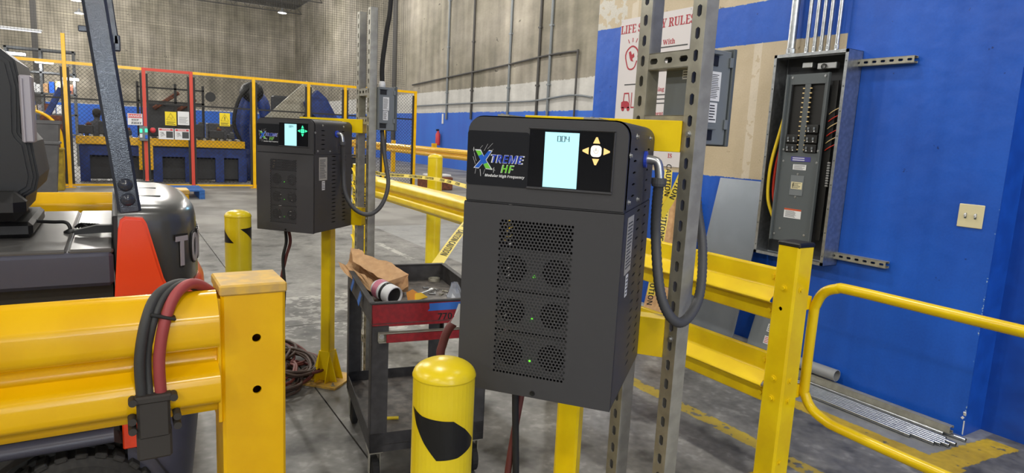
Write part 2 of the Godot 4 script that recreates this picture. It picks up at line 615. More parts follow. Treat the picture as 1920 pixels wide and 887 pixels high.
func concrete_texture(w: int, h: int, tall: float, long: float, sd: int, blue_top: float, white_top: float) -> ImageTexture:   # cast wall with painted bands
	var a := noise_bytes(w, h, 0.006, sd, 4)
	var b := noise_bytes(w, h, 0.03, sd + 1, 4)
	var f := noise_bytes(w, h, 0.2, sd + 2, 2)
	var v := noise_bytes(w, h, 0.05, sd + 3, 4, 16.0)
	var out := PackedByteArray()
	out.resize(w * h * 3)
	var i := 0
	for py in h:
		var y := tall * (1.0 - (py + 0.5) / h)
		for px in w:
			var na := a[i] / 255.0 - 0.5
			var nb := b[i] / 255.0 - 0.5
			var nf := f[i] / 255.0 - 0.5
			var nv := v[i] / 255.0 - 0.5
			var r := 138.0 + na * 44.0 + nv * 42.0 + nb * 20.0 + nf * 8.0
			var g := r * 0.955
			var bl := r * 0.86 + na * 8.0
			var e := nf * 0.03 + nb * 0.03
			if y < blue_top + e:
				r = 56.0 + nf * 10.0; g = 102.0 + na * 14.0 + nv * 10.0; bl = 196.0 + na * 16.0 + nv * 10.0
			elif y < white_top + e + 0.25 * (float(px) / w - 0.4):
				var k := 188.0 + nv * 20.0 + nb * 20.0 + nf * 8.0
				r = k; g = k * 0.99; bl = k * 0.965
			elif fposmod(y, 1.22) < 0.03 and sd == 61:           # pour lines
				r *= 1.14; g *= 1.14; bl *= 1.13
			elif nb > 0.38 and nf > 0.1:
				r *= 0.6; g *= 0.6; bl *= 0.6
			out[i * 3] = clampi(int(r), 0, 255)
			out[i * 3 + 1] = clampi(int(g), 0, 255)
			out[i * 3 + 2] = clampi(int(bl), 0, 255)
			i += 1
	return image_tex(w, h, out)

# ---------------------------------------------------------------- scene
func _ready() -> void:
	rng.seed = 20240
	var cam := Camera3D.new()
	cam.name = "camera"
	add_child(cam)
	cam.position = Vector3(0, 1.5, 0)
	cam.rotation_order = EULER_ORDER_YXZ
	cam.rotation_degrees = Vector3(-8.7, -31.9, 2.86)
	cam.keep_aspect = Camera3D.KEEP_HEIGHT
	cam.fov = 40.44
	cam.near = 0.05
	cam.far = 200.0
	cam.current = true
	var we := WorldEnvironment.new()
	we.name = "environment"
	var env := Environment.new()
	env.background_mode = Environment.BG_COLOR
	env.background_color = Color(0.02, 0.02, 0.022)
	env.tonemap_mode = Environment.TONE_MAPPER_LINEAR
	env.tonemap_exposure = 1.0
	env.sdfgi_enabled = true
	env.ssao_enabled = true
	env.ssil_enabled = true
	we.environment = env
	add_child(we)
	font = SystemFont.new()
	font.font_names = PackedStringArray(["Droid Sans"])
	font.font_weight = 700
	serif = SystemFont.new()
	serif.font_names = PackedStringArray(["Droid Serif"])
	serif.font_weight = 700
	materials()
	lamps()
	shell()
	guard_rails()
	bollards()
	chargers()
	blue_wall_things()
	forklift()
	cart()
	far_fence()
	far_wall_things()
	small_things()

const LAMP_ENERGY := 17.0

func lamps() -> void:
	var spots := []
	for z in [36.0, 28.0, 20.0, 12.0, 4.0, -4.5, -13.0, -21.0, -30.0, -44.0]:
		for x in [-15.0, -7.0, 1.0, 9.4]:
			spots.append(Vector3(x, 8.6, z))
	spots.append(Vector3(3.4, 8.5, -40.0))
	spots.append(Vector3(-1.66, 8.5, -49.3))
	spots.append(Vector3(-1.62, 8.1, -52.0))
	var dif := glow(Color(1, 0.99, 0.97), 14.0)
	for i in spots.size():
		var p: Vector3 = spots[i]
		var t := thing("high_bay_lamp", "bright high-bay lamp hanging under the warehouse roof", "lamp", p, 0.0, "high-bay lamps under the roof")
		var s := S()
		lathe(s, [Vector2(0.26, 0.02), Vector2(0.27, 0.06), Vector2(0.2, 0.12), Vector2(0.07, 0.2), Vector2(0.06, 0.32), Vector2(0.0, 0.33)], 16)
		part("housing", s, M.lamp_case, t)
		s = S()
		lathe(s, [Vector2(0.0, 0.0), Vector2(0.25, 0.015), Vector2(0.26, 0.03)], 16)
		part("diffuser", s, dif, t)
		s = S()
		tube(s, [Vector3(0, 0.33, 0), Vector3(0, 10.6 - p.y, 0)], 0.012, 6)
		part("hanging_rod", s, M.steel_dark, t)
		var l := OmniLight3D.new()
		l.name = "light"
		l.light_size = 0.2
		l.omni_range = 120.0
		l.omni_attenuation = 2.0
		l.light_energy = LAMP_ENERGY
		l.light_color = Color(1.0, 0.985, 0.955)
		l.shadow_enabled = true
		t.add_child(l)
		l.position = Vector3(0, -0.24, 0)

func shell() -> void:
	# floor: a bed with separate slabs, saw-cut joints between them
	var s := S()
	bx(s, Vector3(-24, -0.4, -57), Vector3(14, -0.02, 40))
	var fl := setting("floor", s, M.steel_dark)
	var xs := [-24.0, -14.0, -7.0, -1.0, 0.95, 5.9, 14.0]
	var zs := [40.0, 30.0, 20.0, 12.0, 6.0, 0.0, -4.88, -9.8, -14.7, -22.0, -31.0, -44.0, -57.0]
	var fm := mat(Color.WHITE, 0.46)
	fm.albedo_texture = floor_texture()
	fm.normal_enabled = true
	fm.normal_texture = bump_tex(0.05, 35, 2.0)
	fm.normal_scale = 0.25
	for i in xs.size() - 1:
		for j in zs.size() - 1:
			var a := Vector3(xs[i] + 0.004, 0, zs[j] - 0.004)
			var b := Vector3(xs[i + 1] - 0.004, 0, zs[j + 1] + 0.004)
			var near: bool = xs[i] >= -1.0 and xs[i + 1] <= 5.9 and zs[j] <= 0.0 and zs[j + 1] >= -9.8
			s = S()
			var uv := func(p: Vector3) -> Vector2: return Vector2((p.x + 1.0) / 6.9, -p.z / 9.8)
			var q := [Vector3(a.x, 0, a.z), Vector3(b.x, 0, a.z), Vector3(b.x, 0, b.z), Vector3(a.x, 0, b.z)]
			uvquad(s, q, q.map(uv))
			for k in 4:
				var p0: Vector3 = q[k]
				var p1: Vector3 = q[(k + 1) % 4]
				var lo := Vector3(0, -0.02, 0)
				uvquad(s, [p0 + lo, p1 + lo, p1, p0], [uv.call(p0), uv.call(p1), uv.call(p1), uv.call(p0)])
			part("slab", s, fm if near else M.concrete, fl)
	# roof with joists
	s = S()
	bx(s, Vector3(-24, 11.0, -57), Vector3(14, 11.3, 40))
	var c := setting("ceiling", s, M.roof)
	for z in [-54.0, -48.0, -42.0, -36.0, -30.0, -24.0, -18.0, -12.0, -6.0, 0.0, 6.0, 12.0, 18.0, 24.0, 30.0, 36.0]:
		s = S()
		bx(s, Vector3(-24, 10.94, z - 0.06), Vector3(14, 11.0, z + 0.06))
		bx(s, Vector3(-24, 10.3, z - 0.06), Vector3(14, 10.36, z + 0.06))
		for k in 38:
			bar(s, Vector3(-24 + k, 10.33, z), Vector3(-23.5 + k, 10.97, z), 0.03, 0.03)
			bar(s, Vector3(-23.5 + k, 10.97, z), Vector3(-23 + k, 10.33, z), 0.03, 0.03)
		part("joist", s, M.steel_dark, c)
	# outer walls
	var cm := mat(Color.WHITE, 0.85)
	cm.albedo_texture = concrete_texture(1280, 512, 11.0, 52.0, 51, 2.5, 3.45)
	s = S()
	var p := [Vector3(13, 0, -57), Vector3(13, 0, -5), Vector3(13, 11, -5), Vector3(13, 11, -57)]
	uvquad(s, p, [Vector2(0, 1), Vector2(1, 1), Vector2(1, 0), Vector2(0, 0)])
	for q in [[Vector3(13.3, 0, -5), Vector3(13.3, 0, -57), Vector3(13.3, 11, -57), Vector3(13.3, 11, -5)]]:
		uvquad(s, q, [Vector2(1, 1), Vector2(0, 1), Vector2(0, 0), Vector2(1, 0)])
	setting("wall_side", s, cm)
	var bm := mat(Color.WHITE, 0.85)
	bm.albedo_texture = concrete_texture(1024, 512, 11.0, 38.0, 61, 2.42, 2.42)
	s = S()
	uvquad(s, [Vector3(-24, 0, -56.3), Vector3(13, 0, -56.3), Vector3(13, 11, -56.3), Vector3(-24, 11, -56.3)], [Vector2(0, 1), Vector2(1, 1), Vector2(1, 0), Vector2(0, 0)])
	uvquad(s, [Vector3(13, 0, -56.6), Vector3(-24, 0, -56.6), Vector3(-24, 11, -56.6), Vector3(13, 11, -56.6)], [Vector2(1, 1), Vector2(0, 1), Vector2(0, 0), Vector2(1, 0)])
	setting("wall_back", s, bm)
	s = S()
	bx(s, Vector3(-24.3, 0, -57), Vector3(-24, 11, 40))
	setting("wall_left", s, M.roof)
	s = S()
	bx(s, Vector3(-24, 0, 40), Vector3(-2.1, 11, 40.3))
	bx(s, Vector3(1.1, 0, 40), Vector3(14, 11, 40.3))
	bx(s, Vector3(-2.1, 6.4, 40), Vector3(1.1, 11, 40.3))
	setting("wall_rear", s, M.roof)
	# glowing loading door added out of view, so that the forklift pillar mirrors it
	var added_dock := Node3D.new()
	added_dock.name = "door_1"
	added_dock.set_meta("kind", "structure")
	add_child(added_dock)
	added_dock.position = Vector3(-0.5, 0, 40.1)
	var added_glow := glow(Color(0.88, 0.94, 1.0), 16.0)
	for k in 8:
		s = S()
		bx(s, Vector3(-1.6, 0.8 * k + 0.03, 0), Vector3(1.6, 0.8 * k + 0.77, 0.05))
		part("added_glow_panel", s, added_glow, added_dock)
	s = S()
	for k in 9:
		bx(s, Vector3(-1.6, 0.8 * k - 0.03, -0.02), Vector3(1.6, 0.8 * k + 0.03, 0.06))
	part("added_door_rail", s, M.lamp_case, added_dock)
	var dl := AreaLight3D.new()  # added light in front of the made-up door
	dl.name = "added_sheen_light"
	dl.area_size = Vector2(3.2, 6.4)
	dl.light_energy = 30.0
	dl.light_color = Color(0.9, 0.95, 1.0)
	dl.shadow_enabled = true
	added_dock.add_child(dl)
	dl.position = Vector3(0, 3.2, -0.06)
	s = S()
	bx(s, Vector3(13.0, 0, -5), Vector3(13.3, 11, 40))
	setting("wall_side_rear", s, M.roof)
	# board-built room with the blue paint
	var dm := mat(Color.WHITE, 0.42)
	dm.albedo_texture = drywall_texture()
	dm.normal_enabled = true
	dm.normal_texture = bump_tex(0.08, 45, 1.5)
	dm.normal_scale = 0.12
	var cream := mat(rgb(196, 180, 152), 0.6)
	var blue := grained(rgb(22, 82, 184), rgb(18, 72, 168), 0.4, 0.0, 0.02, 46, 1.0)
	s = S()
	uvquad(s, [Vector3(3.92, 0, -4.95), Vector3(3.92, 0, -1.505), Vector3(3.92, 3.4, -1.505), Vector3(3.92, 3.4, -4.95)], [Vector2(0, 1), Vector2(1, 1), Vector2(1, 0), Vector2(0, 0)])
	var wl := setting("wall_right", s, dm)
	s = S()
	bx(s, Vector3(3.92, 3.4, -4.95), Vector3(4.07, 4.6, -1.505))
	bx(s, Vector3(4.07, 0, -4.95), Vector3(13.0, 4.6, -4.80))
	bx(s, Vector3(3.921, 0, -4.95), Vector3(4.07, 3.4, -4.949))
	bx(s, Vector3(4.07, 4.5, -4.8), Vector3(13.0, 4.6, 40.0))
	part("upper_wall", s, cream, wl)
	s = S()
	bx(s, Vector3(3.9205, 0, -1.506), Vector3(4.13, 4.6, -1.504))     # return of the corner
	bx(s, Vector3(4.13, 0, -1.56), Vector3(4.28, 4.6, 40.0))
	part("corner_return", s, blue, wl)
	s = S()
	box(s, Vector3(3.918, 0.13, -1.51), Vector3(0.008, 0.022, 0.012), 0, Basis(Vector3(0, 0, 1), 0.5))
	box(s, Vector3(3.919, 0.05, -1.507), Vector3(0.004, 0.08, 0.005), 0, Basis(Vector3(0, 0, 1), 0.05))
	box(s, Vector3(3.916, 0.105, -1.517), Vector3(0.006, 0.012, 0.012), 0, Basis(Vector3(1, 0, 0), 0.6))
	part("chipped_bead", s, M.paper, wl, "white chipped plaster at the foot of the corner")
	# steel column on the back wall side
	for x in [-3.9, -12.0]:
		s = S()
		bx(s, Vector3(x - 0.15, 0, -50.2), Vector3(x + 0.15, 11, -50.17))
		bx(s, Vector3(x - 0.15, 0, -49.9), Vector3(x + 0.15, 11, -49.87))
		bx(s, Vector3(x - 0.012, 0, -50.2), Vector3(x + 0.012, 11, -49.87))
		single("steel_column", s, M.steel_dark, "dark steel roof column nearest the left edge of view" if x > -5 else "dark steel roof column further left beyond the fence", "column")

# ---------------------------------------------------------------- guard rails
func w_profile(h: float, out: float, t := 0.004) -> PackedVector2Array:    # (out, y) of a double-ribbed rail, top to bottom and back
	var o := [[0.0, 1.0], [0.25, 0.985], [1.0, 0.82], [1.0, 0.64], [0.85, 0.58], [0.1, 0.53], [0.1, 0.44], [0.85, 0.37], [1.0, 0.32], [1.0, 0.17], [0.85, 0.13], [0.1, 0.06], [0.0, 0.0]]
	var p := PackedVector2Array()
	for q in o:
		p.append(Vector2(q[0] * out, q[1] * h))
	return thicken(p, t)

func v_profile(h: float, out: float, t := 0.004) -> PackedVector2Array:    # flat rail with one ledge along its middle
	var p := PackedVector2Array()
	for q in [[-0.15, 1.0], [0.0, 0.985], [0.0, 0.62], [1.0, 0.43], [1.0, 0.385], [0.0, 0.33], [0.0, 0.02], [-0.15, 0.0]]:
		p.append(Vector2(q[0] * out, q[1] * h))
	return thicken(p, t)

func thicken(o: PackedVector2Array, t: float) -> PackedVector2Array:      # rounds the bends of an open outline and gives it a wall
	for pass_ in 2:
		var r := PackedVector2Array([o[0]])
		for i in range(1, o.size() - 1):
			var k := minf(0.3, 0.006 / o[i].distance_to(o[i - 1])) / (1 + pass_)
			var m := minf(0.3, 0.006 / o[i].distance_to(o[i + 1])) / (1 + pass_)
			r.append(o[i].lerp(o[i - 1], k))
			r.append(o[i].lerp(o[i + 1], m))
		r.append(o[-1])
		o = r
	var p := o.duplicate()
	for i in range(o.size() - 1, -1, -1):
		p.append(o[i] - Vector2(t, 0))
	return p

func rail(s: SurfaceTool, a: Vector3, b: Vector3, h: float, out: float, side: float, flat := false) -> void:   # a,b: bottom corners on the back plane; out towards side * (right of a->b)
	var d := (b - a).normalized()
	var x := d.cross(Vector3.UP) * side
	var z := x.cross(Vector3.UP)
	var p := v_profile(h, out) if flat else w_profile(h, out)
	if z.dot(d) > 0: prism(s, p, (b - a).length(), Transform3D(Basis(x, Vector3.UP, z), a), true, true)
	else: prism(s, p, (b - a).length(), Transform3D(Basis(x, Vector3.UP, z), b), true, true)

func hollow_post(s: SurfaceTool, w: float, h: float, c: float, holes: Array, r: float) -> void:   # square tube standing at the origin, holes (x, y) bored through its +Z wall
	var a := w / 2
	var b := a - c
	var o := [Vector2(-b, a), Vector2(-a, b), Vector2(-a, -b), Vector2(-b, -a), Vector2(b, -a), Vector2(a, -b), Vector2(a, b), Vector2(b, a)]
	for i in 7:
		var p: Vector2 = o[i]
		var q: Vector2 = o[i + 1]
		quad(s, Vector3(p.x, 0, p.y), Vector3(p.x, h, p.y), Vector3(q.x, h, q.y), Vector3(q.x, 0, q.y))
		quad(s, Vector3(p.x, 0, p.y) * 0.9, Vector3(q.x, 0, q.y) * 0.9, Vector3(q.x * 0.9, h, q.y * 0.9), Vector3(p.x * 0.9, h, p.y * 0.9))
	var keep := T
	T = T * Transform3D(Basis.IDENTITY, Vector3(0, 0, a))
	var y := 0.0
	for k in holes:
		sheet(s, -b, y, b, k[1] - 0.03)
		sheet(s, -b, k[1] - 0.03, k[0] - 0.03, k[1] + 0.03)
		sheet(s, k[0] + 0.03, k[1] - 0.03, b, k[1] + 0.03)
		holed(s, Vector2(k[0], k[1]), 0.06, 0.06, r, 0.0, 0.006, 20)
		y = k[1] + 0.03
	sheet(s, -b, y, b, h)
	T = keep
	bx(s, Vector3(-b, h - 0.004, -b), Vector3(b, h, b))

func heavy_rail(z: float, label: String) -> void:       # thick post with one rail running to the left
	var t := thing("guard_rail", label, "guard rail", Vector3(0.275, 0, z))
	var s := S()
	hollow_post(s, 0.148, 1.097, 0.007, [[0.005, 0.852], [0.005, 0.985]], 0.0105)
	bx(s, Vector3(-0.15, 0, -0.15), Vector3(0.15, 0.012, 0.15))
	part("post", s, M.yellow, t)
	s = S()
	box(s, Vector3(0, 1.109, 0), Vector3(0.154, 0.026, 0.158), 0.004)
	part("post_cap", s, M.yellow_worn, t, "scuffed yellow cap")
	s = S()
	rail(s, Vector3(-2.6, 0.806, 0.05), Vector3(-0.082, 0.806, 0.05), 0.302, 0.06, 1.0)
	part("rail", s, M.yellow, t)
	s = S()
	bx(s, Vector3(-0.083, 0.78, -0.06), Vector3(-0.074, 1.09, 0.072), 0.002)
	part("end_plate", s, M.yellow, t)

func guard_rails() -> void:
	heavy_rail(-1.685, "yellow guard rail in the foreground with square post and battery cables over it")
	heavy_rail(-4.095, "yellow guard rail seen behind the forklift hood, ending in a square post")
	# double rail in front of the electrical panel
	var t := thing("guard_rail", "double yellow guard rail with black-capped square post before the electrical panel", "guard rail", Vector3(2.44, 0, -1.645))
	var s := S()
	T = Transform3D(Basis(Vector3.UP, -PI / 2), Vector3.ZERO)
	hollow_post(s, 0.105, 1.11, 0.009, [[-0.005, 0.84]], 0.009)
	T = Transform3D.IDENTITY
	bx(s, Vector3(-0.12, 0, -0.12), Vector3(0.12, 0.015, 0.12))
	part("post", s, M.yellow_b, t)
	s = S()
	box(s, Vector3(0, 1.118, 0), Vector3(0.108, 0.022, 0.108), 0.006)
	part("post_cap", s, M.black, t, "black plastic cap")
	for y in [0.765, 0.385]:
		s = S()
		rail(s, Vector3(-0.002, y, -0.055), Vector3(-0.002, y, -1.62), 0.235, 0.06, -1.0, true)
		part("rail", s, M.yellow_b, t)
		for q in [0.195, 0.045]:
			bolt(t, Transform3D(Basis(Vector3.UP, -PI / 2), Vector3(-0.003, y + q, -0.085)), 0.010, 0.012, M.yellow_b)
	for q in [[-0.012, 0.93], [-0.012, 0.53], [-0.01, 0.44], [-0.02, 0.16]]:
		bolt(t, Transform3D(Basis.IDENTITY, Vector3(q[0], q[1], 0.0525)), 0.009, 0.008, M.yellow_b)
	for q in [0.93, 0.53, 0.44]:
		bolt(t, Transform3D(Basis(Vector3.UP, -PI / 2), Vector3(-0.0525, q, 0.0)), 0.009, 0.008, M.yellow_b)
	s = S()
	box(s, Vector3(0, 0.5, -1.62), Vector3(0.105, 1.0, 0.105), 0.01)
	part("post", s, M.yellow_b, t)
	s = S()
	for q in [[0.395, -0.58, 0.44, -0.62], [0.44, -0.62, 0.475, -0.60], [0.425, -0.61, 0.42, -0.64]]:
		bar(s, Vector3(-0.066 + (q[0] - 0.47) * 0.0, q[0] + 0.06, q[1]), Vector3(-0.062, q[2] + 0.06, q[3]), 0.006, 0.002)
	part("scuff_mark", s, M.ink, t)
	# single rail further back
	t = thing("guard_rail", "single ribbed yellow guard rail between the two chargers, farther back", "guard rail", Vector3(2.42, 0, -5.4))
	s = S()
	rail(s, Vector3(0, 0.765, 1.95), Vector3(0.06, 0.765, -1.75), 0.24, 0.06, -1.0)
	part("rail", s, M.yellow_b, t)
	s = S()
	box(s, Vector3(0.0, 0.56, -1.86), Vector3(0.15, 1.12, 0.15), 0.008)
	part("post", s, M.yellow_b, t)
	s = S()
	for y in [0.2, 0.35, 0.5, 0.66, 0.82, 0.98]:
		var w := 0.03
		bar(s, Vector3(-0.075, y, -1.783), Vector3(0.075, y + 0.09, -1.783), w, 0.002)
		bar(s, Vector3(-0.077, y, -1.783), Vector3(-0.077, y + 0.09, -1.935), w, 0.002)
	part("tape_wrap", s, M.tape, t, "yellow caution tape wound round the post")
	text("lettering", "CAUTION", 0.06, M.black, t, Transform3D(Basis(Vector3(0, 0, 1), PI / 2), Vector3(0.02, 0.75, -1.781)), null, 0.0006)
	text("lettering", "CAUTION", 0.06, M.black, t, Transform3D(Basis(Vector3.UP, -PI / 2) * Basis(Vector3(0, 0, 1), PI / 2), Vector3(-0.0785, 0.75, -1.86)), null, 0.0006)
	# tube gate
	t = thing("tube_gate", "yellow bent-tube safety gate hung on the black-capped post", "gate", Vector3(2.55, 0, -1.6))
	s = S()
	var loop := [Vector3(0, 0.945, 1.9), Vector3(0, 0.95, 0.62), Vector3(0, 0.953, 0.16), Vector3(0, 0.945, 0.09), Vector3(0, 0.915, 0.035), Vector3(0, 0.86, 0.008), Vector3(0, 0.80, 0.0), Vector3(0, 0.50, 0.0), Vector3(0, 0.445, 0.01), Vector3(0, 0.40, 0.045), Vector3(0, 0.372, 0.11), Vector3(0, 0.362, 0.2), Vector3(0, 0.355, 0.62), Vector3(0, 0.35, 1.9)]
	tube(s, smooth_path(loop, 5), 0.0215, 14)
	part("tube_frame", s, M.yellow_b, t)
	for y in [0.86, 0.46]:
		s = S()
		bx(s, Vector3(-0.06, y - 0.03, -0.045), Vector3(-0.004, y + 0.03, -0.012), 0.003)
		part("hinge", s, M.yellow_b, t)

func bollard(at: Vector3, r: float, h: float, label: String, kind: String) -> void:
	var t := thing("bollard", label, "bollard", at)
	var s := S()
	lathe(s, [Vector2(0, 0), Vector2(r, 0), Vector2(r, h - r * 0.52)], 40, Vector3.ZERO, Basis.IDENTITY, true)
	part("pipe", s, M.lemon, t)
	s = S()
	var pr := [Vector2(r * 1.0, h - r * 0.56), Vector2(r * 1.025, h - r * 0.54), Vector2(r * 1.025, h - r * 0.5)]
	for k in 9:
		var a := PI / 2 * (k + 1) / 9.0
		pr.append(Vector2(r * 1.01 * cos(a), h - r * 0.5 + r * 0.5 * sin(a)))
	pr[-1].x = 0.0
	lathe(s, pr, 40)
	part("dome_cap", s, M.lemon, t)
	if kind == "": return
	# slanted black stripes wound round the pipe
	var decals := []
	if kind == "near": decals = [[[[-69, -0.088], [-40, -0.098], [20, -0.104], [45, -0.125], [72, -0.155], [66, -0.168], [30, -0.18], [-9, -0.182], [-35, -0.15], [-55, -0.12]]]]
	else: decals = [[[[-88, -0.092], [-80, -0.098], [-60, -0.115], [-19, -0.161], [-88, -0.163]]], [[[9, -0.09], [88, -0.085], [88, -0.158], [70, -0.148], [40, -0.118]]]]
	for d in decals:
		var s2 := S()
		var poly := PackedVector2Array()
		for q in d[0]:
			poly.append(Vector2(q[0], q[1]))
		# cut in thin columns so that it follows the pipe
		var x0 := 1e9
		var x1 := -1e9
		for q in poly:
			x0 = minf(x0, q.x)
			x1 = maxf(x1, q.x)
		var n := 32
		for k in n:
			var a0 := lerpf(x0, x1, float(k) / n)
			var a1 := lerpf(x0, x1, float(k + 1) / n)
			for piece in Geometry2D.intersect_polygons(poly, PackedVector2Array([Vector2(a0, -9), Vector2(a1, -9), Vector2(a1, 9), Vector2(a0, 9)])):
				var ix := Geometry2D.triangulate_polygon(piece)
				for j in range(0, ix.size(), 3):
					var v := []
					for m in 3:
						var q: Vector2 = piece[ix[j + m]]
						var th := deg_to_rad(q.x)
						# angle 0 faces the camera side
						var dir := Vector3(-at.x, 0, -at.z).normalized().rotated(Vector3.UP, th)
						v.append(dir * (r + 0.0006) + Vector3(0, h + q.y, 0))
					face(s2, v, Vector3(0, h - 0.15, 0))
		part("stripe", s2, M.decal, t, "black slanted warning stripe")

func bollards() -> void:
	bollard(Vector3(0.533, 0, -1.081), 0.0605, 1.07, "yellow dome-topped bollard with black stripe standing before the nearer charger", "near")
	bollard(Vector3(0.517, 0, -3.448), 0.0625, 1.077, "yellow dome-topped bollard with black stripes beside the farther charger", "far")
	bollard(Vector3(3.12, 0, -6.75), 0.084, 1.28, "tall plain yellow bollard standing behind the single guard rail", "")

# ---------------------------------------------------------------- chargers
const CW := 0.334
const CD := 0.375
const CB := 0.967      # bottom
const CS := 1.367      # seam
const CT := 1.543      # top

func charger(at: Vector3, yaw: float, label: String, lit_green: bool) -> Node3D:
	var t := thing("battery_charger", label, "charger", at, yaw, "")
	var hw := CW / 2
	# upper housing: rounded shell pushed back, front face set in behind its lip
	var outline := PackedVector2Array()
	for k in 7:
		var a := PI / 2 * k / 6.0
		outline.append(Vector2(hw - 0.03 + 0.03 * cos(a), CT - 0.03 + 0.03 * sin(a)))
	for k in 7:
		var a := PI / 2 + PI / 2 * k / 6.0
		outline.append(Vector2(-hw + 0.03 + 0.03 * cos(a), CT - 0.03 + 0.03 * sin(a)))
	outline.append(Vector2(-hw, CS + 0.003))
	outline.append(Vector2(hw, CS + 0.003))
	var s := S()
	for i in outline.size() - 2:       # curved top; the last two edges are the left side and the open underside, then the right side
		var pa := outline[i]
		var pb := outline[i + 1]
		if i == outline.size() - 3: continue
		quad(s, Vector3(pa.x, pa.y, -CD), Vector3(pb.x, pb.y, -CD), Vector3(pb.x, pb.y, -0.012), Vector3(pa.x, pa.y, -0.012))
	var ub := CS + 0.003
	var ut := CT - 0.03
	for sd in [1.0, -1.0]:
		T = Transform3D(Basis(Vector3(0, 0, -sd), Vector3(0, 1, 0), Vector3(sd, 0, 0)), Vector3(sd * hw, 0, 0))
		var g := func(z: float) -> float: return z * sd       # depth to sheet x
		var rp := 0.0235
		var yb := 1.49 - rp * 4.5
		var strip := func(z0: float, z1: float, y0: float, y1: float) -> void: sheet(s, minf(g.call(z0), g.call(z1)), y0, maxf(g.call(z0), g.call(z1)), y1)
		strip.call(0.012, CD, ub, yb)
		strip.call(0.012, CD, yb + rp * 5, ut)
		for k in 5:
			var y := yb + rp * (k + 0.5)
			strip.call(0.012, 0.055, y - rp / 2, y + rp / 2)
			strip.call(0.115, 0.255, y - rp / 2, y + rp / 2)
			strip.call(0.305, CD, y - rp / 2, y + rp / 2)
			holed(s, Vector2(g.call(0.085), y), 0.06, rp, 0.0024, 0.021, 0.002, 8)
			holed(s, Vector2(g.call(0.28), y), 0.05, rp, 0.0024, 0.017, 0.002, 8)
	T = Transform3D.IDENTITY
	var ix := Geometry2D.triangulate_polygon(outline)
	for i in range(0, ix.size(), 3):
		face(s, [Vector3(outline[ix[i]].x, outline[ix[i]].y, -CD), Vector3(outline[ix[i + 1]].x, outline[ix[i + 1]].y, -CD), Vector3(outline[ix[i + 2]].x, outline[ix[i + 2]].y, -CD)], Vector3(0, 1.4, 0))
	part("top_cover", s, M.case, t)
	# front fascia of the upper housing with the display opening
	s = S()
	var inner := PackedVector2Array()
	for p in outline:
		inner.append(Vector2(p.x * 0.985, lerpf(CS + 0.004, p.y, 0.985)))
	prism(s, inner, 0.012, Transform3D(Basis.IDENTITY, Vector3(0, 0, -0.012)))
	part("fascia", s, M.case, t)
	s = S()
	var zf := 0.0005
	for b in [[-0.034, 1.401, 0.140, 1.406], [-0.034, 1.52, 0.140, 1.524], [0.1365, 1.406, 0.140, 1.52]]:
		bx(s, Vector3(b[0], b[1], -0.002), Vector3(b[2], b[3], 0.0035), 0.0015)
	part("display_frame", s, M.case, t)
	s = S()
	prism(s, rounded(0.133, 0.110, 0.006), 0.0012, Transform3D(Basis.IDENTITY, Vector3(-0.0985, 1.457, 0)))
	part("logo_plate", s, M.film, t, "dark glossy nameplate with a blue and green logo")
	s = S()
	bx(s, Vector3(-0.032, 1.406, 0), Vector3(0.1365, 1.52, 0.0008))
	part("display_glass", s, M.glass_black, t)
	s = S()
	bx(s, Vector3(0.0, 1.4075, 0.0008), Vector3(0.069, 1.5155, 0.0016))
	var scr := part("screen", s, M.screen, t, "lit pale blue screen")
	# 004 in segments
	s = S()
	for d in 3:
		var x := 0.026 + 0.0085 * d
		var segs: Array = ["abcdef", "abcdef", "fgbc"][d].split("")
		var q := {"a": [0, 1, 1, 1], "b": [1, 0.5, 1, 1], "c": [1, 0, 1, 0.5], "d": [0, 0, 1, 0], "e": [0, 0, 0, 0.5], "f": [0, 0.5, 0, 1], "g": [0, 0.5, 1, 0.5]}
		for k in segs:
			var v: Array = q[k]
			bar(s, Vector3(x + v[0] * 0.006, 1.498 + v[1] * 0.0105, 0.0018), Vector3(x + v[2] * 0.006, 1.498 + v[3] * 0.0105, 0.0018), 0.0014, 0.0006)
	part("digits", s, M.digits, scr)
	# keypad
	var kx := 0.1035
	var ky := 1.483
	var km: Material = M.key_green if lit_green else M.key_amber
	s = S()
	prism(s, rounded(0.021, 0.022, 0.007), 0.0008, Transform3D(Basis.IDENTITY, Vector3(kx, ky, 0.0008)))
	var pw := part("power_button", s, M.key_green if lit_green else M.key_white, t)
	s = S()
	for k in 10:
		var a0 := deg_to_rad(125 + 290.0 * k / 10)
		var a1 := deg_to_rad(125 + 290.0 * (k + 1) / 10)
		bar(s, Vector3(kx + 0.0042 * cos(a0), ky + 0.0042 * sin(a0), 0.0018), Vector3(kx + 0.0042 * cos(a1), ky + 0.0042 * sin(a1), 0.0018), 0.0009, 0.0004)
	bar(s, Vector3(kx, ky, 0.0018), Vector3(kx, ky + 0.006, 0.0018), 0.0009, 0.0004)
	part("power_symbol", s, M.digits, pw)
	for d in [[0, 0.0205, 0.0], [0, -0.0205, PI], [0.0205, 0, -PI / 2], [-0.0205, 0, PI / 2]]:
		s = S()
		prism(s, PackedVector2Array([Vector2(-0.0068, -0.0058), Vector2(0.0068, -0.0058), Vector2(0.0015, 0.0062), Vector2(-0.0015, 0.0062)]), 0.0008, Transform3D(Basis(Vector3(0, 0, 1), d[2]), Vector3(kx + d[0], ky + d[1], 0.0008)))
		part("arrow_button", s, km, t)
	# logo
	var zl := 0.0014
	var logo := Node3D.new()
	logo.name = "logo"
	t.add_child(logo)
	var X := func(pts: Array, z: float, m: Material, called: String) -> void:
		var st := S()
		var pl := PackedVector2Array()
		for q in pts:
			pl.append(Vector2(-0.148 + q[0] * 0.00092, 1.435 + q[1] * 0.00108))
		prism(st, pl, 0.0003, Transform3D(Basis.IDENTITY, Vector3(0, 0, z)))
		part(called, st, m, logo)
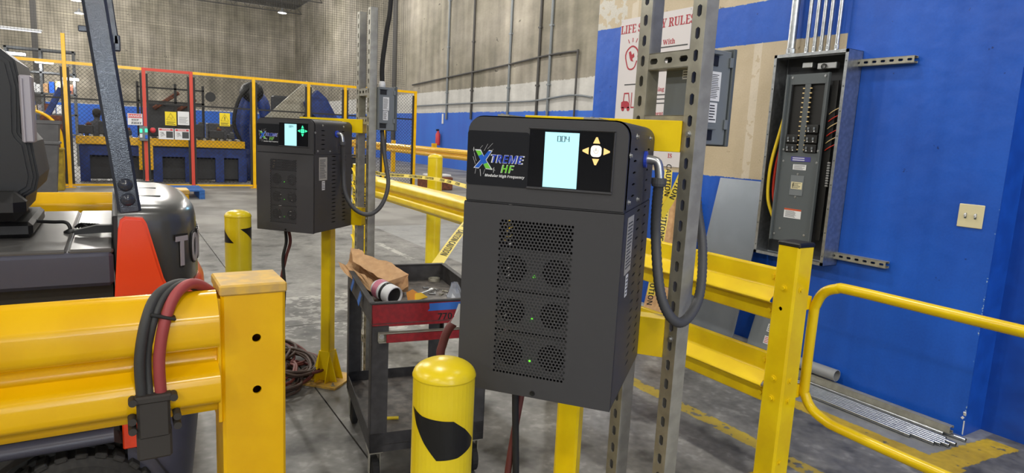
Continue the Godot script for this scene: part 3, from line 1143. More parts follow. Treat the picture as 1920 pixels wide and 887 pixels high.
	X.call([[0, 36], [14, 36], [22, 24], [34, 36], [42, 35], [28, 17], [44, -1], [28, 0], [20, 10], [10, 0], [-2, 1], [14, 17]], zl, M.white, "cross_edge")
	X.call([[2, 34], [13, 34], [40, 1], [27, 2], [13, 18]], zl + 0.0004, M.logo_blue, "cross_arm")
	X.call([[40, 34], [32, 34], [1, 2], [11, 2], [27, 18]], zl + 0.0005, M.logo_blue, "cross_arm")
	X.call([[2, 34], [13, 34], [18, 27], [9, 24]], zl + 0.0008, M.logo_green, "cross_tip")
	X.call([[27, 2], [40, 1], [31, 12], [22, 9]], zl + 0.0008, M.logo_green, "cross_tip")
	var stx := S()
	for q in [[12, 38, 18, 44], [22, 34, 30, 47], [30, 38, 42, 49], [34, 33, 44, 38], [4, 0, 2, -10], [14, -1, 16, -14], [26, 0, 22, -10], [-2, 30, 4, 14], [-4, 22, 2, 8], [-6, 36, 0, 36], [-3, 40, -3, 32], [44, 2, 50, -2], [47, 4, 46, -6]]:
		bar(stx, Vector3(-0.148 + q[0] * 0.00092, 1.435 + q[1] * 0.00108, zl), Vector3(-0.148 + q[2] * 0.00092, 1.435 + q[3] * 0.00108, zl), 0.0008, 0.0003)
	part("scratch_marks", stx, M.white, logo)
	var slant := Basis(Vector3(1, 0, 0), Vector3(0.22, 1, 0), Vector3(0, 0, 1))
	text("lettering", "TREME", 0.0152, M.white, logo, Transform3D(slant.scaled(Vector3(1.1, 1.1, 1)), Vector3(-0.0775, 1.4565, zl)))
	text("lettering", "TREME", 0.0152, M.logo_deep, logo, Transform3D(slant, Vector3(-0.0775, 1.4567, zl + 0.0005)))
	text("lettering", "HF", 0.0148, M.white, logo, Transform3D(slant.scaled(Vector3(1.1, 1.1, 1)), Vector3(-0.076, 1.437, zl)))
	text("lettering", "HF", 0.0148, M.logo_green, logo, Transform3D(slant, Vector3(-0.076, 1.437, zl + 0.0005)))
	text("lettering", "Modular High Frequency", 0.0052, M.white, logo, Transform3D(slant, Vector3(-0.0815, 1.4225, zl)))
	# lower housing: sheet sides with slots, back, bottom, dark inside
	for sd in [1.0, -1.0]:
		s = S()
		T = Transform3D(Basis(Vector3(0, 0, -sd), Vector3(0, 1, 0), Vector3(sd, 0, 0)), Vector3(sd * hw, CB, 0))
		var H := CS - CB
		var ya := 0.03
		sheet(s, 0 if sd > 0 else -CD, 0, CD if sd > 0 else 0.0, ya)
		var rows := 18
		var rp := (H - ya) / rows
		for k in rows:
			var y := ya + rp * (k + 0.5)
			var c1 := 0.19
			var c2 := 0.295
			if sd < 0:
				c1 = -0.19
				c2 = -0.295
			var xs := [0.0, c1 - 0.032, c1 + 0.032, c2 - 0.03, c2 + 0.03, CD] if sd > 0 else [-CD, c2 - 0.03, c2 + 0.03, c1 - 0.032, c1 + 0.032, 0.0]
			for j in [0, 2, 4]:
				sheet(s, xs[j], y - rp / 2, xs[j + 1], y + rp / 2)
			holed(s, Vector2(c1, y), 0.064, rp, 0.0024, 0.023, 0.002, 8)
			holed(s, Vector2(c2, y), 0.06, rp, 0.0024, 0.02, 0.002, 8)
		T = Transform3D.IDENTITY
		part("side_panel", s, M.case, t)
	# slots in the upper housing
	s = S()
	bx(s, Vector3(-hw, CB, -CD), Vector3(hw, CB + 0.002, 0))
	bx(s, Vector3(-hw, CB, -CD), Vector3(hw, CS, -CD + 0.002))
	bx(s, Vector3(-hw + 0.002, CS - 0.001, -CD), Vector3(hw - 0.002, CS + 0.006, -0.004))
	part("chassis", s, M.case, t)
	# lower door with a perforated field
	s = S()
	var x0 := -0.0875
	var y0 := 1.008
	var cols := 21
	var p := 0.0074
	var rowsn := 50
	var q := 0.00655
	var x1 := x0 + p * (cols + 0.5)
	var y1 := y0 + q * rowsn
	var zd := 0.003
	T = Transform3D(Basis.IDENTITY, Vector3(0, 0, zd))
	sheet(s, -hw, CB - 0.002, hw, y0)
	sheet(s, -hw, y1, hw, CS - 0.002)
	sheet(s, -hw, y0, x0, y1)
	sheet(s, x1, y0, hw, y1)
	for r in rowsn:
		var off := 0.5 * p * (r % 2)
		sheet(s, x0, y0 + q * r, x0 + off, y0 + q * (r + 1))
		sheet(s, x0 + off + p * cols, y0 + q * r, x1, y0 + q * (r + 1))
		for k in cols:
			holed(s, Vector2(x0 + off + p * (k + 0.5), y0 + q * (r + 0.5)), p, q, 0.0027, 0.0, 0.0012, 8)
	T = Transform3D.IDENTITY
	for e in [[-hw, CB - 0.002, -hw + 0.001, CS - 0.002], [hw - 0.001, CB - 0.002, hw, CS - 0.002], [-hw, CB - 0.002, hw, CB - 0.001], [-hw, CS - 0.003, hw, CS - 0.002]]:
		bx(s, Vector3(e[0], e[1], -0.008), Vector3(e[2], e[3], zd - 0.0001))
	part("perforated_door", s, M.case, t)
	# three fan modules behind the door
	for k in 3:
		var yc := 1.052 + 0.0905 * k
		s = S()
		T = Transform3D(Basis.IDENTITY, Vector3(-0.009, yc, -0.008))
		for sd in [-1.0, 1.0]:
			holed(s, Vector2(sd * 0.045, 0), 0.066, 0.084, 0.029, 0.0, 0.004, 20)
		sheet(s, -0.012, -0.042, 0.012, 0.042)
		T = Transform3D.IDENTITY
		var md := part("charging_module", s, M.module, t)
		for sd in [-1.0, 1.0]:
			s = S()
			prism(s, disc(0.011, 12), 0.004, Transform3D(Basis.IDENTITY, Vector3(-0.009 + sd * 0.045, yc, -0.02)))
			for b in 7:
				var a := TAU * b / 7.0
				bar(s, Vector3(-0.009 + sd * 0.045 + 0.01 * cos(a), yc + 0.01 * sin(a), -0.02), Vector3(-0.009 + sd * 0.045 + 0.028 * cos(a + 0.35), yc + 0.028 * sin(a + 0.35), -0.02), 0.009, 0.002)
			part("fan", s, M.black, md)
		s = S()
		prism(s, disc(0.0026, 10), 0.003, Transform3D(Basis.IDENTITY, Vector3(-0.009, yc - 0.012, -0.008)))
		part("status_led", s, M.led, md, "glowing green light")
	s = S()
	for q2 in [[-0.078, 1.322], [-0.07, 1.324], [-0.074, 1.31], [-0.076, 1.298], [-0.079, 1.29]]:
		box(s, Vector3(q2[0], q2[1], -0.012), Vector3(0.005, 0.003, 0.004))
	part("terminal", s, M.label_tan, t)
	# hardware
	bolt(t, Transform3D(Basis.IDENTITY, Vector3(0.004, 0.975, zd)), 0.0032, 0.004, M.black, "door_screw")
	for b in [[1.515, 0.08], [1.515, 0.285], [1.478, 0.012], [1.386, 0.035], [1.384, 0.15]]:
		bolt(t, Transform3D(Basis(Vector3.UP, PI / 2), Vector3(hw, b[0], -b[1])), 0.0035, 0.005, M.zinc, "side_bolt")
	bolt(t, Transform3D(Basis(Vector3.UP, -PI / 2), Vector3(-hw, 1.45, -0.03)), 0.0035, 0.005, M.zinc, "side_bolt")
	for x in [-0.103, 0.085]:
		bolt(t, Transform3D(Basis(Vector3.RIGHT, -PI / 2), Vector3(x, CT, -0.03)), 0.004, 0.006, M.zinc, "top_bolt")
	# rating labels on the right side
	var side := Transform3D(Basis(Vector3.UP, PI / 2), Vector3(hw + 0.0004, 1.295, -0.085))
	sticker("rating_label", t, side, 0.075, 0.118, M.label_grey, 14, M.ink, "grey rating label with printed lines")
	sticker("barcode_label", t, Transform3D(Basis(Vector3.UP, PI / 2), Vector3(hw + 0.0004, 1.208, -0.088)), 0.026, 0.046, M.white, 5, M.black, "small white barcode label")
	return t

func stand(at: Vector3, yaw: float, label: String) -> void:       # same origin as the charger it carries
	var t := thing("charger_stand", label, "stand", at, yaw)
	var s := S()
	box(s, Vector3(-0.008, 0.77, -0.425), Vector3(0.062, 1.52, 0.062), 0.006)
	part("post", s, M.yellow_b, t)
	s = S()
	var pl := PackedVector2Array([Vector2(-0.125, -0.125), Vector2(0.125, -0.125), Vector2(0.125, 0.125), Vector2(-0.125, 0.125)])
	prism(s, pl, 0.012, Transform3D(Basis(Vector3.RIGHT, -PI / 2), Vector3(-0.008, 0, -0.425)))
	part("base_plate", s, M.yellow_worn, t)
	for k in 4:
		s = S()
		var a := PI / 2 * k
		prism(s, PackedVector2Array([Vector2(-0.085, 0.012), Vector2(0.085, 0.012), Vector2(0.034, 0.19), Vector2(-0.034, 0.19)]), 0.006, Transform3D(Basis(Vector3.UP, a) * Basis(Vector3.RIGHT, -0.0), Vector3(-0.008, 0, -0.425) + Vector3(sin(a), 0, cos(a)) * 0.031))
		part("gusset", s, M.yellow_b, t)
	for k in [[-1, -1], [1, -1], [1, 1], [-1, 1]]:
		bolt(t, Transform3D(Basis(Vector3.RIGHT, -PI / 2), Vector3(-0.008 + k[0] * 0.093, 0.012, -0.425 + k[1] * 0.093)), 0.007, 0.018, M.zinc, "anchor_bolt")
	for y in [[1.486, 1.561], [0.968, 1.068]]:
		s = S()
		# folded channel arm
		bx(s, Vector3(-0.17, y[0], -0.388), Vector3(0.228, y[1], -0.382), 0.001)
		bx(s, Vector3(-0.17, y[1] - 0.006, -0.43), Vector3(0.228, y[1], -0.385), 0.001)
		bx(s, Vector3(-0.17, y[0], -0.43), Vector3(0.228, y[0] + 0.006, -0.385), 0.001)
		bx(s, Vector3(0.222, y[0], -0.43), Vector3(0.228, y[1], -0.385), 0.001)
		part("arm", s, M.yellow_b, t)
	s = S()
	bx(s, Vector3(-0.11, 1.5435, -0.388), Vector3(-0.085, 1.547, -0.02))
	bx(s, Vector3(0.07, 1.5435, -0.388), Vector3(0.1, 1.547, -0.02))
	part("top_strap", s, M.galv, t)

func strut(s: SurfaceTool, h: float, y0: float, solid := false) -> void:    # slotted channel, slots face -X, origin at its centre
	var w := 0.0413
	T = Transform3D(Basis(Vector3(0, 0, 1), Vector3(0, 1, 0), Vector3(-1, 0, 0)), Vector3(-w / 2, y0, 0))
	var n := int(h / 0.0508)
	for k in n:
		if solid: sheet(s, -w / 2, k * 0.0508, w / 2, (k + 1) * 0.0508)
		else: holed(s, Vector2(0, (k + 0.5) * 0.0508), w, 0.0508, 0.0071, -0.0072, 0.0025, 12)
	T = Transform3D.IDENTITY
	var top := y0 + n * 0.0508
	for sg in [-1.0, 1.0]:
		bx(s, Vector3(-w / 2, y0, sg * w / 2), Vector3(w / 2, top, sg * (w / 2 - 0.0027)), 0.0008)
		bx(s, Vector3(w / 2 - 0.0027, y0, sg * w / 2), Vector3(w / 2, top, sg * 0.011), 0.0008)
		bx(s, Vector3(w / 2 - 0.01, y0, sg * 0.011), Vector3(w / 2, top, sg * 0.0085))

func strut_frame(z: float, top: float, label: String) -> Node3D:
	var t := thing("strut_stand", label, "strut frame", Vector3(1.195, 0, z))
	var s := S()
	strut(s, top, 0.012)
	var u := part("upright", s, M.galv, t)
	again(u, "upright", t, Transform3D(Basis.IDENTITY, Vector3(0, 0, -0.18)))
	for y in [1.69, 1.535, 0.3]:
		s = S()
		strut(s, 0.153, -0.0765)
		part("crossbar", s, M.galv, t).transform = Transform3D(Basis(Vector3.RIGHT, PI / 2), Vector3(0.002, y + 0.02, -0.09))
	for q in [0.0, -0.18]:
		s = S()
		bx(s, Vector3(-0.05, 0, q - 0.05), Vector3(0.05, 0.012, q + 0.05), 0.002)
		part("foot", s, M.galv, t)
	for y in [1.53, 1.02]:
		bolt(t, Transform3D(Basis(Vector3.UP, -PI / 2), Vector3(-0.0207, y, 0)), 0.005, 0.006, M.zinc)
	return t

func switch_box(at: Vector3, label: String) -> void:       # at: near lower corner against the frame
	var t := thing("disconnect_switch", label, "switch box", at)
	var s := S()
	box(s, Vector3(0.045, 0.115, -0.065), Vector3(0.09, 0.228, 0.13), 0.002)
	part("enclosure", s, M.grey_box, t)
	s = S()
	box(s, Vector3(0.096, 0.117, -0.064), Vector3(0.012, 0.238, 0.14), 0.002)
	part("cover", s, M.grey_dark, t)
	for y in [0.04, 0.19]:
		s = S()
		bx(s, Vector3(0.08, y, 0.0), Vector3(0.092, y + 0.024, 0.006), 0.001)
		part("hinge", s, M.grey_box, t)
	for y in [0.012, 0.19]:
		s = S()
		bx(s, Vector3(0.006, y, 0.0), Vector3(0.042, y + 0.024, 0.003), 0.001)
		part("dark_opening_piece", s, M.black, t, "black plastic piece in place of a shaded opening")  # black piece stands in for the shade in the knockout opening
		s = S()
		bx(s, Vector3(0.002, y + 0.026, 0.0), Vector3(0.046, y + 0.031, 0.012), 0.001)
		part("bracket", s, M.grey_box, t)
	sticker("label", t, facing(Vector3(0.04, 0.142, 0.0006), Vector3(0, 0, 1)), 0.034, 0.07, M.white, 14, M.ink, "white printed label")
	sticker("label", t, facing(Vector3(0.038, 0.079, 0.0006), Vector3(0, 0, 1)), 0.028, 0.048, M.white, 6, M.black, "white barcode label")
	sticker("label", t, facing(Vector3(-0.001, 0.17, -0.055), Vector3(-1, 0, 0)), 0.03, 0.022, M.white, 3, M.ink)

func flex(pts: Array, r: float, label: String, elbow_out: Vector3) -> void:     # ribbed conduit from a charger to its switch box
	var t := thing("flexible_conduit", label, "conduit", pts[0])
	var o: Vector3 = pts[0]
	var loc := []
	for p in pts:
		loc.append(p - o)
	var s := S()
	var start: Vector3 = loc[1]
	var el := smooth_path([-elbow_out * 0.004, elbow_out * 0.014, elbow_out * 0.03 + Vector3(0, -0.006, 0), start + Vector3(0, 0.012, 0), start], 4)
	tube(s, el, r * 0.86, 14)
	part("elbow", s, M.zinc, t, "shiny metal elbow")
	s = S()
	prism(s, disc(r * 1.6, 20), 0.006, Transform3D(facing(Vector3.ZERO, elbow_out).basis, elbow_out * 0.0005))
	part("washer", s, M.logo_deep, t)
	s = S()
	lathe(s, [Vector2(0, -0.012), Vector2(r * 1.3, -0.012), Vector2(r * 1.45, -0.006), Vector2(r * 1.45, 0.006), Vector2(0, 0.008)], 18, start, Basis.IDENTITY, true)
	part("gland_nut", s, M.conduit, t)
	s = S()
	var fine := smooth_path(loc.slice(1), 26)
	tube(s, fine, func(i): return r * (1.0 + 0.055 * (1 if i % 2 == 0 else -1)), 14)
	part("hose", s, M.conduit, t)

func chargers() -> void:
	M.screen = glow(rgb(168, 226, 236), 0.72)
	M.digits = mat(rgb(18, 34, 40), 0.5)
	M.key_amber = glow(rgb(250, 206, 130), 0.55)
	M.key_white = glow(rgb(255, 240, 224), 0.75)
	M.key_green = glow(rgb(60, 240, 170), 0.9)
	M.led = glow(rgb(110, 255, 60), 1.2)
	var near_at := Vector3(0.725, 0, -1.059)
	var far_at := Vector3(0.739, 0, -3.414)
	charger(near_at, -50.76, "dark grey battery charger in the foreground with lit screen and amber keys", false)
	charger(far_at, -47.2, "dark grey battery charger farther back with a green-lit key", true)
	stand(near_at, -50.76, "yellow steel stand carrying the nearer charger")
	stand(far_at, -47.2, "yellow steel stand with gusseted base plate carrying the farther charger")
	for q in [[near_at, -50.76, 0.0], [far_at, -47.2, 1.0]]:       # the screens give off a little light
		var l := AreaLight3D.new()
		l.name = "screen_light" if q[2] == 0.0 else "screen_light_far"
		l.area_size = Vector2(0.069, 0.108)
		l.light_energy = 0.035
		l.light_color = rgb(150, 215, 255)
		l.shadow_enabled = true
		l.transform = Transform3D(Basis(Vector3.UP, deg_to_rad(q[1])), q[0]) * Transform3D(Basis(Vector3.UP, PI), Vector3(0.0345, 1.4615, 0.006))
		add_child(l)
	strut_frame(-1.11, 2.75, "slotted galvanised strut frame behind the nearer charger")
	strut_frame(-3.42, 2.16, "slotted galvanised strut frame behind the farther charger")
	switch_box(Vector3(1.2165, 1.507, -1.115), "grey disconnect switch box on the nearer strut frame")
	switch_box(Vector3(1.2165, 1.507, -3.37), "grey disconnect switch box on the farther strut frame")
	var b1 := Basis(Vector3.UP, deg_to_rad(-50.76))
	var s1 := near_at + b1 * Vector3(CW / 2, 1.468, -0.215)
	flex([s1, s1 + b1 * Vector3(0.036, -0.045, 0.0), Vector3(1.055, 1.30, -1.07), Vector3(1.056, 1.155, -1.035), Vector3(1.106, 1.095, -1.02), Vector3(1.19, 1.14, -1.045), Vector3(1.255, 1.25, -1.105), Vector3(1.27, 1.36, -1.15), Vector3(1.268, 1.507, -1.17)], 0.0115, "ribbed grey flexible conduit looping from the nearer charger to its switch box", b1 * Vector3(1, 0, 0))
	var b2 := Basis(Vector3.UP, deg_to_rad(-47.2))
	var s2 := far_at + b2 * Vector3(CW / 2, 1.475, -0.215)
	flex([s2, s2 + b2 * Vector3(0.036, -0.045, 0.0), Vector3(1.055, 1.30, -3.46), Vector3(1.06, 1.165, -3.44), Vector3(1.097, 1.079, -3.388), Vector3(1.162, 1.054, -3.343), Vector3(1.228, 1.103, -3.335), Vector3(1.275, 1.216, -3.362), Vector3(1.265, 1.373, -3.40), Vector3(1.255, 1.507, -3.42)], 0.0115, "ribbed grey flexible conduit looping from the farther charger to its switch box", b2 * Vector3(1, 0, 0))
	# black supply cable rising from the far switch box
	var t := thing("supply_cable", "thick black cable rising from the farther switch box", "cable", Vector3(1.255, 1.735, -3.43))
	var s := S()
	tube(s, smooth_path([Vector3(0, 0.03, 0), Vector3(-0.002, 0.12, 0.0), Vector3(0.012, 0.3, 0.02), Vector3(0.03, 0.48, 0.03), Vector3(0.05, 1.2, 0.05), Vector3(0.06, 4.0, 0.06), Vector3(0.06, 8.6, 0.06)], 6), 0.0125, 10)
	part("cable_jacket", s, M.rubber, t)
	s = S()
	lathe(s, [Vector2(0.0, 0), Vector2(0.018, 0), Vector2(0.018, 0.02), Vector2(0.014, 0.035), Vector2(0.0, 0.037)], 12)
	part("gland", s, M.white, t, "pale cable gland")
	# output leads of the two chargers
	lead(near_at + b1 * Vector3(-0.09, 0, -0.2), [[Vector3(0.0, 0.97, 0), Vector3(0.0, 0.9, 0), Vector3(-0.02, 0.6, 0.02), Vector3(0.02, 0.2, 0.0), Vector3(0.06, 0.012, 0.02), Vector3(0.2, 0.012, 0.05)]], "dark red and black leads hanging under the nearer charger")
	lead(far_at + b2 * Vector3(-0.1, 0, -0.15), [[Vector3(0.0, 0.97, 0), Vector3(0.012, 0.88, 0), Vector3(-0.01, 0.78, 0.0), Vector3(-0.022, 0.6, 0.01), Vector3(-0.03, 0.2, 0.02), Vector3(-0.06, 0.012, 0.05), Vector3(-0.15, 0.012, 0.0)]], "dark red and black leads hanging under the farther charger")
	# looped red lead with a white tag beside the near charger
	t = thing("tagged_lead", "dark red lead with a white paper tag looping out behind the nearer charger", "cable", Vector3(0, 0, 0))
	s = S()
	var lp := [Vector3(0.86, 0.98, -1.44), Vector3(0.79, 1.03, -1.46), Vector3(0.742, 1.005, -1.47), Vector3(0.72, 0.955, -1.475), Vector3(0.713, 0.88, -1.475), Vector3(0.715, 0.5, -1.475), Vector3(0.74, 0.012, -1.45), Vector3(0.9, 0.012, -1.4)]
	tube(s, smooth_path(lp, 8), 0.0115, 10)
	part("cable_jacket", s, M.cable_maroon, t)
	s = S()
	box(s, Vector3(0.752, 1.028, -1.452), Vector3(0.024, 0.042, 0.001), 0, Basis(Vector3.UP, -0.4) * Basis(Vector3(0, 0, 1), -0.5))
	box(s, Vector3(0.757, 1.045, -1.456), Vector3(0.02, 0.036, 0.001), 0, Basis(Vector3.UP, -0.6) * Basis(Vector3(0, 0, 1), -0.3))
	part("paper_tag", s, M.paper, t)

func lead(at: Vector3, runs: Array, label: String) -> void:
	var t := thing("output_lead", label, "cable", at)
	var k := 0
	for m in [M.cable_maroon, M.rubber]:
		var p := []
		for v in runs[0]:
			var w := sin(v.y * 9.0 + PI * k) * 0.011
			p.append(v + Vector3(w, 0.0, w * 0.5 + 0.012 * k - 0.006))
		var s := S()
		tube(s, smooth_path(p, 8), 0.0085, 8)
		part("lead_core", s, m, t)
		k += 1

# ---------------------------------------------------------------- things on and by the blue wall
func blue_wall_things() -> void:
	var t := thing("electrical_panel", "open galvanised electrical panel with breakers on the blue wall", "electrical panel", Vector3(3.92, 0, -2.6))
	var y0 := 0.80
	var y1 := 2.13
	var z0 := -0.262
	var z1 := 0.255
	var d := -0.15
	var s := S()
	bx(s, Vector3(-0.003, y0, z0), Vector3(-0.001, y1, z1))
	for q in [[y0, y0 + 0.002, z0, z1], [y1 - 0.002, y1, z0, z1], [y0, y1, z0, z0 + 0.002], [y0, y1, z1 - 0.002, z1]]:
		bx(s, Vector3(d, q[0], q[2]), Vector3(-0.001, q[1], q[3]))
	part("tub", s, M.galv_b, t)
	s = S()
	bx(s, Vector3(-0.012, y0 + 0.01, z0 + 0.01), Vector3(-0.003, y1 - 0.01, z1 - 0.01))
	part("shadow_liner", s, M.machine_dark, t)  # dark liner colours in the shadow inside the tub
	s = S()
	for q in [[y0, y0 + 0.02, z0, z1], [y1 - 0.02, y1, z0, z1], [y0, y1, z0, z0 + 0.02], [y0, y1, z1 - 0.02, z1]]:
		bx(s, Vector3(d - 0.002, q[0], q[2]), Vector3(d, q[1], q[3]))
	part("rim", s, M.galv_b, t)
	for k in 9:
		for z in [z0 + 0.01, z1 - 0.01]:
			bolt(t, facing(Vector3(d - 0.002, y0 + 0.06 + k * 0.15, z), Vector3(-1, 0, 0)), 0.0028, 0.002, M.grey_dark, "rim_screw")
	# grey dead-front with two breaker windows
	var cz0 := -0.155
	var cz1 := 0.135
	var xc := -0.125
	s = S()
	bx(s, Vector3(xc, 1.935, cz0), Vector3(xc + 0.006, 2.0, cz1), 0.001)
	bx(s, Vector3(xc, 0.91, cz0), Vector3(xc + 0.006, 1.50, cz1), 0.001)
	for q in [[cz0, -0.128], [-0.028, 0.01], [0.108, cz1]]:
		bx(s, Vector3(xc, 1.50, q[0]), Vector3(xc + 0.006, 1.935, q[1]))
	bx(s, Vector3(xc - 0.018, 0.91, cz0 - 0.004), Vector3(xc + 0.006, 2.0, cz0 + 0.006), 0.001)
	bx(s, Vector3(xc - 0.018, 0.91, cz1 - 0.004), Vector3(xc + 0.006, 2.0, cz1 + 0.004), 0.001)
	var cover := part("dead_front", s, M.grey_dark, t)
	s = S()
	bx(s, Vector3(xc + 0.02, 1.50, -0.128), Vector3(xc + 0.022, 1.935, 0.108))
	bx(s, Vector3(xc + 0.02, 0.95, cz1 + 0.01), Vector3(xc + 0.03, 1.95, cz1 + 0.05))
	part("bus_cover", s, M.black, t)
	for k in 14:
		for z in [-0.034, 0.016]:
			s = S()
			bx(s, Vector3(xc - 0.004, 1.515 + k * 0.030, z - 0.006), Vector3(xc + 0.004, 1.522 + k * 0.030, z + 0.006))
			part("twistout_tab", s, M.label_tan, cover)
	for q in [[-0.078, 1.525], [-0.078, 1.585], [0.06, 1.525], [0.06, 1.585], [0.06, 1.65]]:
		s = S()
		box(s, Vector3(xc + 0.004, q[1] + 0.002, q[0]), Vector3(0.03, 0.052, 0.082), 0.003)
		var br := part("breaker", s, M.black, t)
		for z in [-0.022, 0.018]:
			s = S()
			box(s, Vector3(xc - 0.014, q[1] + 0.004, q[0] + z), Vector3(0.014, 0.018, 0.008), 0.002)
			part("toggle", s, M.grey_box, br)
			s = S()
			prism(s, disc(0.0045, 8), 0.001, facing(Vector3(xc - 0.0115, q[1] - 0.012, q[0] + z), Vector3(-1, 0, 0)))
			part("mark", s, M.white, br)
	var out := Vector3(-1, 0, 0)
	sticker("name_label", t, facing(Vector3(xc - 0.0006, 1.457, 0.0), out), 0.14, 0.03, M.purple, 2, M.white, "purple maker label")
	sticker("notice_label", t, facing(Vector3(xc - 0.0006, 1.405, -0.002), out), 0.095, 0.035, M.white, 5, M.ink)
	s = S()
	bx(s, Vector3(xc - 0.003, 1.22, -0.055), Vector3(xc, 1.35, 0.04), 0.001)
	part("inspection_plate", s, M.grey_box, t)
	var haz := sticker("shock_label", t, facing(Vector3(xc - 0.0036, 1.285, -0.006), out), 0.08, 0.046, M.ivory, 6, M.ink, "cream label with a lightning bolt")
	s = S()
	prism(s, PackedVector2Array([Vector2(-0.024, 0.018), Vector2(-0.03, 0.0), Vector2(-0.026, 0.002), Vector2(-0.03, -0.018), Vector2(-0.02, 0.006), Vector2(-0.025, 0.004), Vector2(-0.02, 0.018)]), 0.0006, Transform3D(Basis.IDENTITY, Vector3(0, 0, 0.0012)))
	part("lightning_bolt", s, M.black, haz)
	sticker("warning_label", t, facing(Vector3(xc - 0.0006, 1.10, -0.015), out), 0.125, 0.062, M.white, 7, M.ink, "white label with an orange warning band", mat(rgb(196, 84, 46), 0.5))
	for q in [[1.98, cz0 + 0.03], [1.98, cz1 - 0.03], [1.515, cz0 + 0.02], [1.515, cz1 - 0.02], [1.44, cz0 + 0.03], [1.44, cz1 - 0.02], [0.99, cz0 + 0.06], [0.97, cz1 - 0.05], [0.95, cz0 + 0.02], [1.36, -0.008], [1.21, -0.008]]:
		bolt(t, facing(Vector3(xc - 0.001, q[0], q[1]), out), 0.0045, 0.004, M.zinc, "cover_screw")
	# cables bending down inside the tub
	var runs := [["wire_yellow", [Vector3(-0.09, 1.80, -0.165), Vector3(-0.11, 1.62, -0.19), Vector3(-0.12, 1.4, -0.225), Vector3(-0.115, 1.2, -0.225), Vector3(-0.1, 1.08, -0.19), Vector3(-0.08, 1.0, -0.15)], 0.011], ["wire_red", [Vector3(-0.08, 1.62, -0.175), Vector3(-0.09, 1.4, -0.205), Vector3(-0.09, 1.2, -0.2), Vector3(-0.07, 1.08, -0.16)], 0.009], ["rubber", [Vector3(-0.06, 1.9, -0.18), Vector3(-0.07, 1.5, -0.2), Vector3(-0.07, 1.2, -0.18), Vector3(-0.05, 1.05, -0.14)], 0.010], ["rubber", [Vector3(-0.05, 1.4, 0.19), Vector3(-0.06, 1.2, 0.185), Vector3(-0.05, 1.0, 0.16)], 0.010]]
	for r in runs:
		s = S()
		tube(s, smooth_path(r[1], 8), r[2], 10)
		part("power_wire", s, M[r[0]], t)
	for k in 6:
		s = S()
		var y := 1.52 + k * 0.045
		tube(s, smooth_path([Vector3(-0.11, y, 0.15), Vector3(-0.115, y + 0.02, 0.18), Vector3(-0.09, y + 0.05, 0.22)], 4), 0.003, 6)
		part("branch_wire", s, M.wire_red if k % 2 == 0 else M.label_tan, t)
	s = S()
	for k in 10:
		box(s, Vector3(-0.11, 1.30 + k * 0.016, 0.19), Vector3(0.012, 0.011, 0.02), 0.002)
	part("neutral_bar", s, M.zinc, t)
	s = S()
	box(s, Vector3(-0.06, 2.06, -0.06), Vector3(0.05, 0.035, 0.07), 0.003)
	box(s, Vector3(-0.055, 2.05, 0.07), Vector3(0.04, 0.04, 0.13), 0.003)
	part("lug_block", s, M.zinc, t)
	s = S()
	pipe(s, Vector3(-0.085, 2.045, 0.055), Vector3(-0.08, 2.045, 0.055), 0.018, 0.012)
	part("gauge_ring", s, M.black, t)
	# conduits rising from the panel
	var zc := [-2.813, -2.699, -2.645, -2.597, -2.549, -2.491]
	for k in 6:
		var r := 0.026 if k == 0 else 0.0118
		t = thing("steel_conduit", "wide steel conduit rising above the electrical panel" if k == 0 else ["", "first", "second", "third", "fourth", "fifth"][k] + " thin steel conduit above the panel, counted from the wide one", "conduit", Vector3(3.865, 2.13, zc[k]), 0.0, "" if k == 0 else "thin conduits above the panel")
		s = S()
		tube(s, [Vector3(0, 0.0, 0), Vector3(0, 2.47, 0)], r, 14)
		part("conduit_pipe", s, M.galv_b, t)
		s = S()
		lathe(s, [Vector2(0, 0.001), Vector2(r * 1.4, 0.001), Vector2(r * 1.4, 0.014), Vector2(r * 1.2, 0.018), Vector2(r * 1.2, 0.045), Vector2(r, 0.05)], 14, Vector3.ZERO, Basis.IDENTITY, true)
		part("connector", s, M.galv_b, t)
		s = S()
		if k == 0:
			box(s, Vector3(0.015, 0.42, 0), Vector3(0.075, 0.022, 0.07), 0.003)
			part("pipe_clamp", s, M.galv_b, t)
	# strut channels on the wall
	for y in [2.056, 0.863]:
		s = S()
		strut(s, 0.36, -0.18)
		var o := part(numbered("wall_strut"), s, M.galv, self)
		o.transform = Transform3D(Basis(Vector3.RIGHT, PI / 2), Vector3(3.899, y, -2.195))
		tag(o, "short slotted channel beside the top of the electrical panel" if y > 1 else "short slotted channel beside the bottom of the electrical panel", "strut channel")
	# switch plate
	t = thing("light_switch", "ivory double light switch plate on the blue wall", "light switch", Vector3(3.92, 1.207, -1.632))
	s = S()
	box(s, Vector3(-0.0035, 0, 0), Vector3(0.007, 0.126, 0.122), 0.003)
	part("plate", s, M.ivory, t)
	for z in [-0.024, 0.024]:
		s = S()
		box(s, Vector3(-0.012, 0.004, z), Vector3(0.016, 0.018, 0.008), 0.002, Basis(Vector3(0, 0, 1), 0.5))
		part("toggle", s, M.paper, t)
		s = S()
		box(s, Vector3(-0.0072, 0.0, z), Vector3(0.001, 0.03, 0.011))
		part("toggle_slot", s, M.grey_dark, t)
		for y in [-0.034, 0.034]:
			bolt(t, facing(Vector3(-0.007, y, z), Vector3(-1, 0, 0)), 0.002, 0.001, M.ivory, "plate_screw")
	poster()
	leaning_things()

